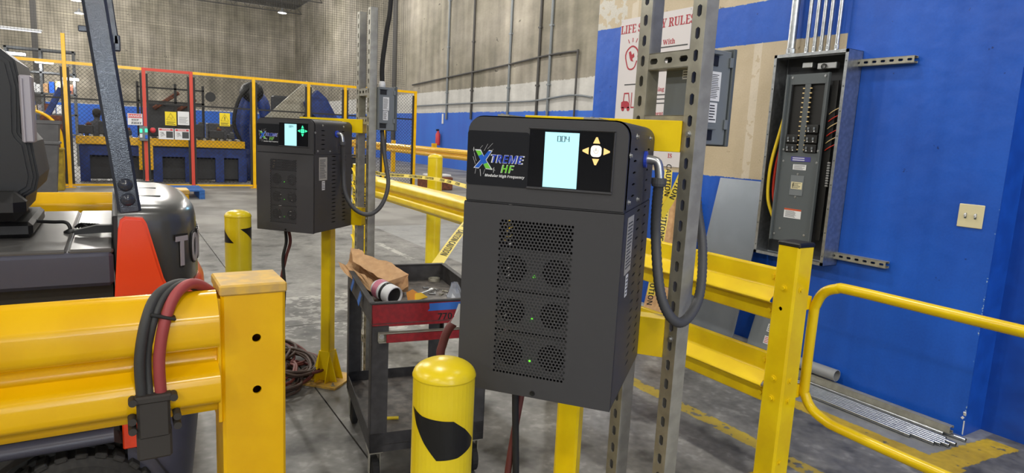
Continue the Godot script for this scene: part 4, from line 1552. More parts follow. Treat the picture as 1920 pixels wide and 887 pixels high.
func poster() -> void:
	var t := thing("poster", "white safety rules poster with red heading on the wall behind the strut frame", "poster", Vector3(3.914, 0, -4.19))
	var s := S()
	bx(s, Vector3(-0.002, 1.33, -0.42), Vector3(0.001, 2.59, 0.42))
	part("sheet", s, M.poster, t)
	var f := func(y: float, z: float) -> Transform3D: return facing(Vector3(-0.003, y, z), Vector3(-1, 0, 0))
	text("heading", "LIFE SAFETY RULES", 0.072, M.poster_red, t, f.call(2.50, 0.02), serif).scale.x = 0.86
	text("subheading", "s With", 0.04, M.poster_red, t, f.call(2.345, 0.17), serif)
	text("subheading", "ning", 0.032, M.poster_red, t, f.call(1.965, 0.13), serif)
	text("subheading", "ement", 0.032, M.poster_red, t, f.call(1.765, 0.12), serif)
	text("subheading", "IS", 0.036, M.poster_red, t, f.call(1.42, 0.31), serif)
	s = S()
	for q in [[2.305, 0.0, 0.40], [2.25, 0.0, 0.36], [2.20, 0.0, 0.22], [2.17, 0.0, 0.30], [2.13, 0.0, 0.38], [1.92, 0.05, 0.30], [1.885, 0.05, 0.26], [1.85, 0.05, 0.3], [1.72, 0.05, 0.3], [1.685, 0.05, 0.24], [1.6, 0.05, 0.3], [1.56, 0.05, 0.28], [2.02, -0.32, -0.12], [1.70, -0.36, -0.16]]:
		bx(s, Vector3(-0.0028, q[0] - 0.005, q[1]), Vector3(-0.002, q[0] + 0.005, q[2]))
	part("print", s, M.ink, t)
	# red pictograms: fist, forklift, flame, tower
	var pic := func(pts: Array, y: float, z: float, k: float) -> void:
		var st := S()
		var pl := PackedVector2Array()
		for q in pts:
			pl.append(Vector2(q[0], q[1]) * k)
		prism(st, pl, 0.0008, f.call(y, z))
		part("pictogram", st, M.poster_red, t)
	var ring := []
	for k in 22:
		var a := TAU * k / 22.0
		ring.append([cos(a) * (1.0 + 0.12 * sin(3 * a)), sin(a) * 1.25])
	for k in 22:
		var a := TAU * (21 - k) / 22.0
		ring.append([cos(a) * 0.84 * (1.0 + 0.12 * sin(3 * a)), sin(a) * 1.1])
	pic.call(ring, 2.25, -0.25, 0.085)
	pic.call([[-0.5, 0.6], [-0.2, 0.7], [0.0, 0.3], [0.3, 0.45], [0.4, 0.1], [0.1, -0.1], [0.3, -0.4], [-0.1, -0.3], [-0.3, 0.0]], 2.25, -0.25, 0.085)
	for q in [[-0.5, 1.5, -0.7, 1.9], [0, 1.6, 0, 2.0], [0.5, 1.5, 0.7, 1.9]]:
		pic.call([[q[0] - 0.05, q[1]], [q[0] + 0.05, q[1]], [q[2] + 0.05, q[3]], [q[2] - 0.05, q[3]]], 2.25, -0.25, 0.085)
	pic.call([[-1, -0.6], [-1, 0.1], [-0.6, 0.25], [0.1, 0.2], [0.5, -0.1], [0.5, -0.6]], 1.86, -0.27, 0.075)
	pic.call([[-0.7, 0.2], [-0.6, 1.2], [0.25, 1.2], [0.5, 0.0], [0.38, 0.0], [0.15, 1.05], [-0.48, 1.05], [-0.56, 0.2]], 1.86, -0.27, 0.075)
	pic.call([[0.7, -0.6], [0.7, 1.2], [0.82, 1.2], [0.82, -0.45], [1.5, -0.45], [1.5, -0.6]], 1.86, -0.27, 0.075)
	for x in [-0.65, 0.3]:
		var w := []
		for k in 12:
			w.append([x + 0.26 * cos(TAU * k / 12), -0.7 + 0.26 * sin(TAU * k / 12)])
		pic.call(w, 1.86, -0.27, 0.075)
	pic.call([[-0.6, -1], [0.6, -1], [0.9, -0.2], [0.5, 0.6], [0.3, 0.1], [0.0, 1.2], [-0.3, 0.2], [-0.6, 0.5], [-0.9, -0.2]], 1.56, -0.27, 0.075)
	pic.call([[-1, -1], [1, -1], [1, 0.4], [0.4, 0.4], [0.4, 1], [-0.4, 1], [-0.4, 0.2], [-1, 0.2]], 2.18, 0.33, 0.06)
	for q in [[2.575, -0.405], [2.575, 0.405]]:
		bolt(t, facing(Vector3(-0.002, q[0], q[1]), Vector3(-1, 0, 0)), 0.004, 0.002, M.zinc, "grommet")

func leaning_things() -> void:
	# big grey metal sheet leaning on the wall
	var t := thing("metal_sheet", "large grey metal sheet leaning on the blue wall left of the panel", "metal sheet", Vector3(3.63, 0, -3.10))
	var lean := Basis(Vector3(0, 0, 1), -atan2(0.265, 1.29))
	var s := S()
	box(s, lean * Vector3(0, 0.655, 0), Vector3(0.004, 1.31, 0.44), 0.001, lean)
	part("sheet", s, M.sheet, t)
	s = S()
	box(s, lean * Vector3(-0.003, 0.655, 0.21), Vector3(0.008, 1.31, 0.02), 0.001, lean)
	part("folded_edge", s, M.sheet, t)
	# panel door standing on the floor
	t = thing("panel_door", "small grey panel door with white labels standing under the electrical panel", "panel door", Vector3(3.74, 0, -2.72))
	lean = Basis(Vector3(0, 0, 1), -0.3)
	s = S()
	box(s, lean * Vector3(0, 0.225, 0), Vector3(0.02, 0.45, 0.25), 0.003, lean)
	part("door_leaf", s, M.grey_box, t)
	for q in [[0.3, 0.03], [0.215, 0.03]]:
		sticker("label", t, Transform3D(lean * facing(Vector3.ZERO, Vector3(-1, 0, 0)).basis, lean * Vector3(-0.0108, q[0], q[1])), 0.06, 0.055, M.white, 4, M.sign_red if q[0] < 0.25 else M.ink)
	# brown board wound with caution tape
	t = thing("cardboard_sheet", "brown cardboard sheet leaning under the poster", "cardboard", Vector3(3.66, 0, -3.66))
	lean = Basis(Vector3(0, 0, 1), -0.18)
	s = S()
	box(s, lean * Vector3(0, 0.56, 0), Vector3(0.012, 1.12, 0.30), 0.002, lean)
	part("board", s, M.kraft, t)
	caution("caution tape hanging in crossed strips below the poster", Vector3(3.70, 0, -3.68), [[Vector3(0.07, 1.31, -0.06), Vector3(0.02, 1.0, -0.01), Vector3(-0.02, 0.72, 0.0), Vector3(-0.05, 0.3, -0.02)], [Vector3(0.07, 1.30, 0.10), Vector3(0.02, 1.1, 0.05), Vector3(-0.02, 0.92, -0.02), Vector3(-0.05, 0.6, -0.06)]], 0.065, Vector3(-0.45, 0, 0.9))
	# material lying along the foot of the wall
	t = thing("plastic_pipe", "wide grey plastic pipe lying at the foot of the blue wall", "pipe", Vector3(3.872, 0.105, -3.0))
	s = S()
	pipe(s, Vector3(0, 0, 0.78), Vector3(0, 0, -1.4), 0.038, 0.034, 20)
	part("pipe_wall", s, M.conduit_grey, t)
	s = S()
	strut(s, 2.49, -1.2, true)
	var o := part(numbered("strut_channel"), s, M.galv, self)
	o.transform = Transform3D(Basis(Vector3(0, 0, 1), -PI / 2) * Basis(Vector3.RIGHT, PI / 2), Vector3(3.845, 0.0425, -2.82))
	o.transform.basis = Basis(Vector3.RIGHT, PI / 2)
	tag(o, "galvanised strut channel lying along the foot of the blue wall", "strut channel")
	for k in 9:
		var x := 3.62 + 0.0245 * k
		var zn: float = [-1.63, -1.52, -1.50, -1.47, -1.50, -1.46, -1.52, -1.56, -1.46][k]
		if k > 6: x += 0.035
		s = S()
		pipe(s, Vector3(x, 0.012, zn), Vector3(x + 0.01, 0.012, -2.52 - 0.02 * (k % 3)), 0.0115, 0.0098, 10)
		single("conduit_length", s, M.galv_b, "thin loose steel conduit lying among others at the foot of the blue wall", "conduit", "loose conduits on the floor")

func caution(label: String, at: Vector3, strips: Array, w: float, out: Vector3, words := true) -> void:
	var t := thing("caution_tape", label, "caution tape", at)
	for st in strips:
		var pts := smooth_path(st, 6)
		var s := S()
		var len := 0.0
		var marks := []
		for i in pts.size() - 1:
			var a: Vector3 = pts[i]
			var b: Vector3 = pts[i + 1]
			var d := (b - a).normalized()
			var o := (out - d * out.dot(d)).normalized()
			var sd := o.cross(d) * w / 2
			quad(s, a - sd, b - sd, b + sd, a + sd)
			quad(s, a + sd - o * 0.0004, b + sd - o * 0.0004, b - sd - o * 0.0004, a - sd - o * 0.0004)
			len += (b - a).length()
			marks.append([len, a, d, o])
		var strip := part("strip", s, M.tape, t)
		if not words: continue
		var next := w * 1.9
		for m in marks:
			if m[0] >= next:
				next += w * 4.6
				var x: Vector3 = m[2]
				var z: Vector3 = m[3]
				text("lettering", "CAUTION", w * 0.66, M.black, strip, Transform3D(Basis(x, z.cross(x), z), m[1] + z * 0.0012), null, 0.0004)

# ---------------------------------------------------------------- forklift
func forklift() -> void:
	var o := Vector3(0, 0, -2.8)
	var t := thing("forklift", "dark grey and orange forklift parked behind the foreground guard rail", "forklift", o)
	var s := S()
	# chassis and battery box
	bx(s, Vector3(-1.9, 0.16, -0.42), Vector3(-0.02, 0.97, 0.40))
	part("battery_box", s, mat(rgb(46, 44, 38), 0.6), t)
	s = S()
	bx(s, Vector3(-1.9, 0.985, -0.50), Vector3(-0.015, 1.092, 0.50), 0.012)
	part("side_frame", s, M.panel_slate, t)
	s = S()
	bx(s, Vector3(-1.9, 1.085, -0.485), Vector3(-0.135, 1.102, 0.49), 0.006)
	bx(s, Vector3(-0.131, 1.085, -0.485), Vector3(-0.014, 1.102, 0.49), 0.006)
	part("hood", s, M.hood, t)
	s = S()
	tube(s, [Vector3(-1.9, 0.505, 0.52), Vector3(-0.035, 0.505, 0.52)], 0.024, 12)
	part("side_step", s, M.panel_slate, t)
	# orange lower counterweight with a fin up the near side
	var plan := func(a: float, b: float, n: float) -> Array:
		var out := []
		for k in 25:
			var th := -PI / 2 + PI * k / 24.0
			out.append(Vector2(0.05 + a * pow(absf(cos(th)), 2.0 / n), b * signf(sin(th)) * pow(absf(sin(th)), 2.0 / n)))
		out.append(Vector2(-0.0, b))
		out.push_front(Vector2(-0.0, -b))
		return out
	var loft := func(st: SurfaceTool, levels: Array) -> void:      # [y, a, b, n]
		var rings := []
		for l in levels:
			var r := []
			for q in plan.call(l[1], l[2], l[3]):
				r.append(Vector3(q.x, l[0], -q.y))
			rings.append(r)
		st.set_smooth_group(1)
		for i in rings.size() - 1:
			for k in rings[i].size() - 1:
				face(st, [rings[i][k], rings[i][k + 1], rings[i + 1][k + 1], rings[i + 1][k]], Vector3(0.0, 0.8, 0))
		st.set_smooth_group(-1)
		var top: Array = rings[-1]
		for k in range(1, top.size() - 1):
			face(st, [top[0], top[k], top[k + 1]], Vector3(0, 0, 0))
	s = S()
	loft.call(s, [[0.90, 0.225, 0.495, 3.0], [0.945, 0.222, 0.49, 3.0], [0.958, 0.205, 0.47, 3.0]])
	for sd in [-1.0, 1.0]:
		var fin := PackedVector2Array([Vector2(-0.02, 0.90), Vector2(0.2, 0.90), Vector2(0.155, 0.945), Vector2(0.135, 0.965), Vector2(0.12, 1.0), Vector2(0.078, 1.178), Vector2(0.068, 1.196), Vector2(0.02, 1.2), Vector2(0.006, 1.19), Vector2(0.0, 1.16)])
		prism(s, fin, 0.075, Transform3D(Basis.IDENTITY, Vector3(0, 0, 0.425 if sd > 0 else -0.5)))
		for g in Geometry2D.offset_polygon(fin, -0.008):
			prism(s, g, 0.081, Transform3D(Basis.IDENTITY, Vector3(0, 0, 0.425 if sd > 0 else -0.506)))
	part("orange_skirt", s, M.orange, t, "glossy orange counterweight skirt")
	s = S()
	bx(s, Vector3(-0.012, 0.44, 0.40), Vector3(0.045, 0.9, 0.505), 0.004)
	part("skirt_tab", s, M.orange, t)
	# dark counterweight
	s = S()
	loft.call(s, [[0.2, 0.17, 0.46, 3.0], [0.5, 0.2, 0.485, 3.0], [0.9, 0.2, 0.485, 3.0]])
	part("counterweight_base", s, M.panel_slate, t)
	s = S()
	loft.call(s, [[0.95, 0.185, 0.462, 3.6], [0.975, 0.2, 0.478, 3.6], [1.17, 0.196, 0.476, 3.6], [1.20, 0.19, 0.472, 3.5], [1.218, 0.178, 0.462, 3.4], [1.23, 0.155, 0.44, 3.2], [1.238, 0.11, 0.4, 3.0], [1.242, 0.04, 0.3, 2.5]])
	part("counterweight", s, M.counter, t, "dark glossy counterweight cover")
	s = S()
	for k in 3:
		bx(s, Vector3(0.05, 1.239, 0.26 - 0.3 * k), Vector3(0.13, 1.243, 0.27 - 0.3 * k))
	part("cover_strip", s, M.vinyl, t)
	# raised letters round the rear corner
	var outline: Array = plan.call(0.199, 0.478, 3.6)
	var lens := [0.0]
	for k in range(1, outline.size()):
		lens.append(lens[-1] + (outline[k] - outline[k - 1]).length())
	var word := "TOYOTA"
	for k in 6:
		var want := 0.182 + 0.085 * k
		for j in range(1, outline.size()):
			if lens[j] >= want:
				var a: Vector2 = outline[j - 1]
				var b: Vector2 = outline[j]
				var q := a.lerp(b, (want - lens[j - 1]) / (lens[j] - lens[j - 1]))
				var dir := Vector3(b.x - a.x, 0, -(b.y - a.y)).normalized()
				var nrm := Vector3(-dir.z, 0, dir.x)
				if nrm.dot(Vector3(q.x, 0, -q.y)) < 0: nrm = -nrm
				for pass_ in 2:
					var sc := 1.12 if pass_ == 0 else 1.0
					text("letter", word[k], 0.098 * sc, M.black if pass_ == 0 else M.plastic_grey, t, facing(Vector3(q.x, 1.075, -q.y) + nrm * (0.001 + 0.003 * pass_), nrm), null, 0.004).scale.x = 0.72
				break
	# rear leg of the overhead guard
	for sd in [1.0, -1.0]:
		s = S()
		bar(s, Vector3(0.035, 1.205, sd * 0.445), Vector3(-0.088, 2.33, sd * 0.445), 0.064, 0.05, 0.008, Vector3(0, 0, 1))
		part("guard_pillar", s, M.slate, t)
	s = S()
	bx(s, Vector3(-1.4, 2.3, -0.48), Vector3(-0.06, 2.36, -0.42), 0.006)
	bx(s, Vector3(-1.4, 2.3, 0.42), Vector3(-0.06, 2.36, 0.48), 0.006)
	for k in 8:
		bx(s, Vector3(-1.4 + 0.18 * k, 2.305, -0.45), Vector3(-1.37 + 0.18 * k, 2.355, 0.45))
	part("overhead_guard", s, M.slate, t)
	for q in [[0.025, 1.297], [0.030, 1.251]]:
		s = S()
		lathe(s, [Vector2(0.021, 0), Vector2(0.02, 0.006), Vector2(0.014, 0.011), Vector2(0.0, 0.013)], 20, Vector3(q[0], q[1], 0.469), Basis(Vector3.RIGHT, PI / 2))
		part("cap_bolt", s, M.slate, t)
	s = S()
	bar(s, Vector3(0.016, 1.73, 0.34), Vector3(-0.04, 2.3, 0.34), 0.02, 0.03, 0.003)
	box(s, Vector3(0.02, 1.735, 0.34), Vector3(0.018, 0.05, 0.03), 0.003)
	part("rear_lamp_bracket", s, M.slate, t)
	s = S()
	bx(s, Vector3(-0.078, 1.748, 0.44), Vector3(-0.05, 1.765, 0.46), 0.002)
	part("grip_bracket", s, M.slate, t)
	# black rear bulkhead between hood and counterweight
	s = S()
	bx(s, Vector3(-0.014, 0.9, -0.47), Vector3(0.012, 1.2, 0.47), 0.003)
	part("rear_bulkhead", s, M.vinyl, t)
	# seat
	s = S()
	var shell_line := PackedVector2Array([Vector2(-0.62, 1.24), Vector2(-0.52, 1.66), Vector2(-0.44, 1.70), Vector2(-0.30, 1.705), Vector2(-0.255, 1.665), Vector2(-0.242, 1.58), Vector2(-0.247, 1.44), Vector2(-0.225, 1.41), Vector2(-0.212, 1.30), Vector2(-0.222, 1.255), Vector2(-0.25, 1.235), Vector2(-0.26, 1.18), Vector2(-0.3, 1.15), Vector2(-0.9, 1.15), Vector2(-0.92, 1.24)])
	for q in [[0.0, 0.40], [-0.006, 0.425], [-0.014, 0.444], [-0.026, 0.46]]:
		for g in (Geometry2D.offset_polygon(shell_line, q[0], Geometry2D.JOIN_ROUND) if q[0] < 0.0 else [shell_line]):
			prism(s, g, q[1], Transform3D(Basis.IDENTITY, Vector3(0, 0, 0.01 - q[1] / 2)))
	part("seat_shell", s, M.vinyl, t)
	s = S()
	bx(s, Vector3(-0.85, 1.104, -0.2), Vector3(-0.235, 1.155, 0.24), 0.012)
	part("seat_base", s, M.vinyl, t)
	s = S()
	box(s, Vector3(-0.31, 1.215, 0.3), Vector3(0.14, 0.09, 0.1), 0.03)
	part("seat_lever", s, M.vinyl, t)
	s = S()
	bx(s, Vector3(-0.247, 1.41, 0.16), Vector3(-0.215, 1.62, 0.245), 0.004)
	bx(s, Vector3(-0.244, 1.41, 0.245), Vector3(-0.236, 1.61, 0.25), 0.002)
	part("document_sleeve", s, M.plastic_grey, t, "grey plastic document sleeve on the seat back")
	# lever, latch bracket and papers on the hood
	s = S()
	tube(s, smooth_path([Vector3(-0.245, 1.14, 0.1), Vector3(-0.19, 1.138, 0.12), Vector3(-0.155, 1.138, 0.13), Vector3(-0.142, 1.125, 0.14), Vector3(-0.140, 1.106, 0.14)], 6), 0.006, 10)
	lathe(s, [Vector2(0.0, 1.115), Vector2(0.008, 1.115), Vector2(0.02, 1.107), Vector2(0.02, 1.103), Vector2(0, 1.103)], 16, Vector3(-0.140, 0, 0.14))
	part("grounding_rod", s, M.vinyl, t)
	s = S()
	prism(s, PackedVector2Array([Vector2(-0.125, 1.108), Vector2(-0.125, 1.122), Vector2(-0.06, 1.138), Vector2(0.0, 1.138), Vector2(0.0, 1.112), Vector2(-0.05, 1.112)]), 0.03, Transform3D(Basis.IDENTITY, Vector3(0, 0, 0.20)))
	part("hood_latch", s, M.vinyl, t)
	s = S()
	for k in 7:
		tube(s, smooth_path([Vector3(-0.13 + 0.01 * k, 1.108, 0.06), Vector3(-0.11 + 0.008 * k, 1.124, 0.07 + 0.006 * k), Vector3(-0.09 + 0.006 * k, 1.112, 0.09 - 0.006 * k), Vector3(-0.06, 1.108, 0.07)], 4), 0.004, 6)
	part("loose_wiring", s, M.vinyl, t)
	s = S()
	box(s, Vector3(-0.30, 1.1028, -0.40), Vector3(0.1, 0.0012, 0.07), 0, Basis(Vector3.UP, 0.1))
	part("paper", s, M.paper, t)
	# rear wheel
	var wc := Vector3(-0.14, 0.225, 0.44)
	s = S()
	var R := 0.228
	lathe(s, [Vector2(0.10, -0.07), Vector2(0.19, -0.075), Vector2(R - 0.012, -0.06), Vector2(R - 0.012, 0.06), Vector2(0.19, 0.075), Vector2(0.10, 0.07)], 40, wc, Basis(Vector3.RIGHT, PI / 2), true)
	for k in 26:
		var a := TAU * k / 26.0
		for sd in [-1.0, 1.0]:
			box(s, wc + Vector3(cos(a + sd * 0.05) * (R - 0.008), sin(a + sd * 0.05) * (R - 0.008), sd * 0.036), Vector3(0.018, 0.034, 0.066), 0.004, Basis(Vector3(0, 0, 1), a + sd * 0.05))
	var wheel := part("tyre", s, M.tyre, t)
	s = S()
	lathe(s, [Vector2(0, 0.02), Vector2(0.05, 0.03), Vector2(0.095, 0.06), Vector2(0.103, 0.062), Vector2(0.103, -0.06)], 24, wc, Basis(Vector3.RIGHT, PI / 2))
	part("rim", s, M.steel_dark, wheel)
	s = S()
	for k in 9:
		var a0 := deg_to_rad(0 + 18.0 * k)
		var a1 := deg_to_rad(18.0 * (k + 1))
		quad(s, wc + Vector3(cos(a0), sin(a0), 0.30) * Vector3(0.27, 0.27, 0.2), wc + Vector3(cos(a1), sin(a1), 0.30) * Vector3(0.27, 0.27, 0.2), wc + Vector3(cos(a1) * 0.27, sin(a1) * 0.27, -0.16), wc + Vector3(cos(a0) * 0.27, sin(a0) * 0.27, -0.16))
	part("wheel_arch", s, M.steel_dark, t)
	# battery plug hung over the foreground rail
	var b := thing("battery_connector", "black battery plug on red and black cables hung over the foreground rail", "connector", Vector3(0.053, 0.80, -1.575))
	s = S()
	box(s, Vector3(0, 0.045, 0), Vector3(0.066, 0.10, 0.042), 0.006)
	box(s, Vector3(0.0, -0.02, 0.0), Vector3(0.07, 0.07, 0.036), 0.005)
	box(s, Vector3(0, 0.088, 0), Vector3(0.076, 0.018, 0.048), 0.004)
	part("plug_housing", s, M.plug, b)
	for q in [[0.04, 0.088], [-0.04, 0.088], [0.046, 0.042], [-0.042, 0.045], [0.046, 0.02], [-0.042, 0.022]]:
		s = S()
		tube(s, [Vector3(q[0], q[1], -0.022), Vector3(q[0], q[1], 0.028)], 0.0085, 10)
		part("screw_boss", s, M.plug, b)
	var cables := [[M.cable, -0.022, 0.0115, 0.0], [M.cable, -0.006, 0.008, 0.012], [M.cable_red, 0.016, 0.0125, 0.0]]
	for c in cables:
		s = S()
		tube(s, smooth_path([Vector3(c[1], 0.09, 0), Vector3(c[1] - 0.001, 0.18, 0.006 - c[3]), Vector3(c[1] + 0.014, 0.265, 0.002), Vector3(c[1] + 0.04, 0.315, -0.025), Vector3(c[1] * 0.6 + 0.085, 0.326, -0.068 + c[1] * 0.3), Vector3(c[1] * 0.4 + 0.135, 0.285 - c[3], -0.12 + c[1] * 0.6), Vector3(0.2, 0.2, -0.2 + c[1]), Vector3(0.28, 0.0, -0.3 + c[1]), Vector3(0.28, -0.6, -0.3 + c[1]), Vector3(0.33, -0.785, -0.36 + c[1]), Vector3(0.5, -0.785, -0.5 + c[1])], 8), c[2], 10)
		part("cable_jacket", s, c[0], b)
	s = S()
	box(s, Vector3(0.025, 0.272, 0.003), Vector3(0.052, 0.007, 0.028), 0.002, Basis(Vector3(0, 0, 1), -0.3))
	part("zip_tie", s, M.black, b)

# ---------------------------------------------------------------- cart and what lies in it
func cart() -> void:
	var t := thing("utility_cart", "dark grey two-shelf steel cart with a red front between the chargers", "cart", Vector3(1.17, 0, -2.74), -10.0)
	var hw := 0.25
	var hl := 0.37
	var s := S()
	bx(s, Vector3(-hw, 0.726, -hl), Vector3(hw, 0.73, hl))
	part("top_shelf", s, M.shelf, t)
	for q in [[-hw, -hw + 0.004, -hl, hl], [hw - 0.004, hw, -hl, hl], [-hw, hw, -hl, -hl + 0.004]]:
		s = S()
		bx(s, Vector3(q[0], 0.72, q[2]), Vector3(q[1], 0.82, q[3]))
		if q[1] - q[0] > 0.1: bx(s, Vector3(q[0], 0.814, q[2] - 0.012), Vector3(q[1], 0.82, q[3] + 0.008), 0.002)
		else: bx(s, Vector3(q[0] - 0.01, 0.814, q[2]), Vector3(q[1] + 0.01, 0.82, q[3]), 0.002)
		part("shelf_lip", s, M.cart, t)
	s = S()
	bx(s, Vector3(-hw, 0.715, hl - 0.004), Vector3(hw, 0.812, hl))
	part("front_lip", s, M.red, t, "red front lip with a stencilled number")
	s = S()
	bx(s, Vector3(-hw - 0.008, 0.81, hl - 0.012), Vector3(hw + 0.008, 0.82, hl + 0.006), 0.003)
	part("front_rim", s, M.cart, t)
	text("stencil", "770 L", 0.028, M.decal, t, facing(Vector3(0.07, 0.745, hl + 0.0004), Vector3(0, 0, 1)), null, 0.0008)
	s = S()
	prism(s, PackedVector2Array([Vector2(-0.02, 0.772), Vector2(-0.012, 0.782), Vector2(-0.014, 0.804), Vector2(hw, 0.808), Vector2(hw, 0.776)]), 0.0006, Transform3D(Basis.IDENTITY, Vector3(0, 0, hl + 0.0002)))
	part("blue_tape", s, M.blue_tape, t, "strip of blue masking tape")
	s = S()
	for q in [[-0.12, 0.765, 0.045, 0.05], [0.10, 0.755, 0.05, 0.05]]:
		s = S()
		box(s, Vector3(-hw - 0.014, q[1] + 0.02, q[0] + q[2] / 2), Vector3(0.002, q[3], q[2]), 0, Basis(Vector3(0, 0, 1), -0.22) * Basis(Vector3.RIGHT, 0.2))
		part("blue_tape", s, M.blue_tape, t)
	for sx in [-1.0, 1.0]:
		for sz in [-1.0, 1.0]:
			s = S()
			bx(s, Vector3(sx * hw, 0.17, sz * hl), Vector3(sx * (hw - 0.004), 0.72, sz * (hl - 0.055)))
			bx(s, Vector3(sx * hw, 0.17, sz * hl), Vector3(sx * (hw - 0.07), 0.72, sz * (hl - 0.004)))
			part("leg", s, M.cart, t)
			s = S()
			var c := Vector3(sx * (hw - 0.03), 0.062, sz * (hl - 0.06))
			lathe(s, [Vector2(0, -0.017), Vector2(0.05, -0.017), Vector2(0.062, -0.012), Vector2(0.062, 0.012), Vector2(0.05, 0.017), Vector2(0, 0.017)], 22, c, Basis(Vector3(0, 0, 1), PI / 2), true)
			var w := part("caster_wheel", s, M.rubber, t)
			s = S()
			for k in [-1.0, 1.0]:
				bx(s, c + Vector3(k * 0.02, -0.012, -0.016), c + Vector3(k * 0.024, 0.09, 0.016))
			bx(s, c + Vector3(-0.026, 0.088, -0.03), c + Vector3(0.026, 0.094, 0.03))
			bx(s, c + Vector3(-0.03, 0.094, -0.04), c + Vector3(0.03, 0.112, 0.04))
			part("caster_fork", s, M.galv, w)
	s = S()
	bx(s, Vector3(-hw, 0.20, -hl), Vector3(hw, 0.204, hl))
	part("bottom_shelf", s, M.shelf, t)
	for q in [[-hw, -hw + 0.004, -hl, hl], [hw - 0.004, hw, -hl, hl], [-hw, hw, -hl, -hl + 0.004], [-hw, hw, hl - 0.004, hl]]:
		s = S()
		bx(s, Vector3(q[0], 0.17, q[2]), Vector3(q[1], 0.255, q[3]))
		part("shelf_lip", s, M.cart, t)
	s = S()
	bx(s, Vector3(-0.225, 0.655, hl + 0.002), Vector3(0.32, 0.695, hl + 0.005), 0.001)
	bx(s, Vector3(-0.225, 0.692, hl + 0.002), Vector3(0.32, 0.695, hl + 0.03), 0.001)
	bx(s, Vector3(-0.225, 0.655, hl + 0.002), Vector3(0.32, 0.658, hl + 0.03), 0.001)
	part("channel_bar", s, M.galv, t)
	s = S()
	bx(s, Vector3(-0.195, 0.656, hl + 0.026), Vector3(0.32, 0.69, hl + 0.0315), 0.001)
	part("bar_face", s, M.red, t, "red-painted face of the channel bar")
	bolt(t, Transform3D(Basis.IDENTITY, Vector3(-0.21, 0.675, hl + 0.005)), 0.006, 0.006, M.zinc)
	# paper bag
	t = thing("paper_bag", "crumpled brown paper bag lying across the cart's left edge", "paper bag", Vector3(1.0, 0.73, -2.9))
	var up := [Vector3(0.013, 0.175, -0.27), Vector3(0.046, 0.175, -0.262), Vector3(0.05, 0.16, -0.167), Vector3(0.137, 0.135, -0.026), Vector3(0.171, 0.105, 0.10), Vector3(0.07, 0.075, 0.10), Vector3(0.014, 0.105, -0.017), Vector3(-0.024, 0.135, -0.145)]
	var e0 := Vector3(0.162, 0.05, 0.112)
	var e1 := Vector3(0.125, 0.012, 0.075)
	var lu := [Vector3(-0.069, 0.115, -0.236), Vector3(-0.026, 0.1, -0.12), Vector3(0.012, 0.075, -0.011), Vector3(0.057, 0.05, 0.057)]
	var ll := [Vector3(-0.067, 0.085, -0.168), Vector3(-0.03, 0.05, -0.057), Vector3(0.008, 0.02, 0.05), Vector3(0.07, 0.008, 0.085)]
	var low := [Vector3(0.0, 0.11, -0.26), Vector3(0.05, 0.10, -0.24), Vector3(0.1, 0.02, -0.13), Vector3(0.17, 0.008, -0.02), Vector3(0.19, 0.008, 0.07)]
	var tris := []
	for k in [[0, 1, 2], [0, 2, 7], [7, 2, 6], [2, 3, 6], [6, 3, 5], [3, 4, 5]]:
		tris.append([up[k[0]], up[k[1]], up[k[2]]])
	for k in 3:
		tris.append([lu[k], ll[k], ll[k + 1]])
		tris.append([lu[k], ll[k + 1], lu[k + 1]])
	tris.append_array([[up[4], e0, e1], [up[4], e1, up[5]], [up[5], e1, lu[3]], [lu[3], e1, ll[3]]])
	for k in 4:
		tris.append([up[k], low[k], low[k + 1]])
		tris.append([up[k], low[k + 1], up[k + 1]])
	tris.append([up[4], low[4], e0])
	tris.append_array([[ll[0], low[0], low[1]], [ll[0], low[1], ll[1]], [ll[1], low[1], low[2]], [ll[1], low[2], ll[2]], [ll[2], low[2], low[3]], [ll[2], low[3], ll[3]], [ll[3], low[3], e1], [e1, low[3], low[4]], [e1, low[4], e0]])
	var cn := FastNoiseLite.new()
	cn.seed = 77
	cn.frequency = 14.0
	var bend := func(p: Vector3) -> Vector3: return p + Vector3(cn.get_noise_3d(p.x, p.y, p.z), cn.get_noise_3d(p.x + 3.0, p.y, p.z), cn.get_noise_3d(p.x, p.y + 5.0, p.z)) * 0.012
	s = S()
	for tr in tris:
		var n := 4
		for i in n:
			for j in n - i:
				var g := func(u: int, v: int) -> Vector3: return bend.call(tr[0] + (tr[1] - tr[0]) * (float(u) / n) + (tr[2] - tr[0]) * (float(v) / n))
				face2(s, g.call(i, j), g.call(i + 1, j), g.call(i, j + 1))
				if i + j < n - 1:
					face2(s, g.call(i + 1, j), g.call(i + 1, j + 1), g.call(i, j + 1))
	part("bag_body", s, M.kraft, t)
	# white tub
	t = thing("plastic_tub", "white plastic tub tipped over beside the paper bag", "tub", Vector3(1.035, 0.777, -2.72))
	var bt := Basis(Vector3(0.45, 0, -0.9).normalized().cross(Vector3.UP).normalized(), Vector3.UP, Vector3.ZERO)
	var ax := Vector3(0.28, -0.12, 0.95).normalized()
	var bz := ax.cross(Vector3.RIGHT).normalized()
	var bas := Basis(bz.cross(ax).normalized() * -1.0, ax, bz).orthonormalized()
	s = S()
	lathe(s, [Vector2(0, -0.075), Vector2(0.036, -0.075), Vector2(0.044, -0.06), Vector2(0.045, 0.0), Vector2(0.044, 0.002)], 24, Vector3.ZERO, bas)
	part("tub_body", s, M.white, t)
	s = S()
	lathe(s, [Vector2(0.0445, -0.005), Vector2(0.047, -0.002), Vector2(0.047, 0.01), Vector2(0.0445, 0.013)], 24, Vector3.ZERO, bas)
	part("dark_ring", s, M.black, t)
	s = S()
	lathe(s, [Vector2(0.0445, 0.01), Vector2(0.045, 0.05), Vector2(0.043, 0.062), Vector2(0.039, 0.062), Vector2(0.039, 0.03)], 24, Vector3.ZERO, bas)
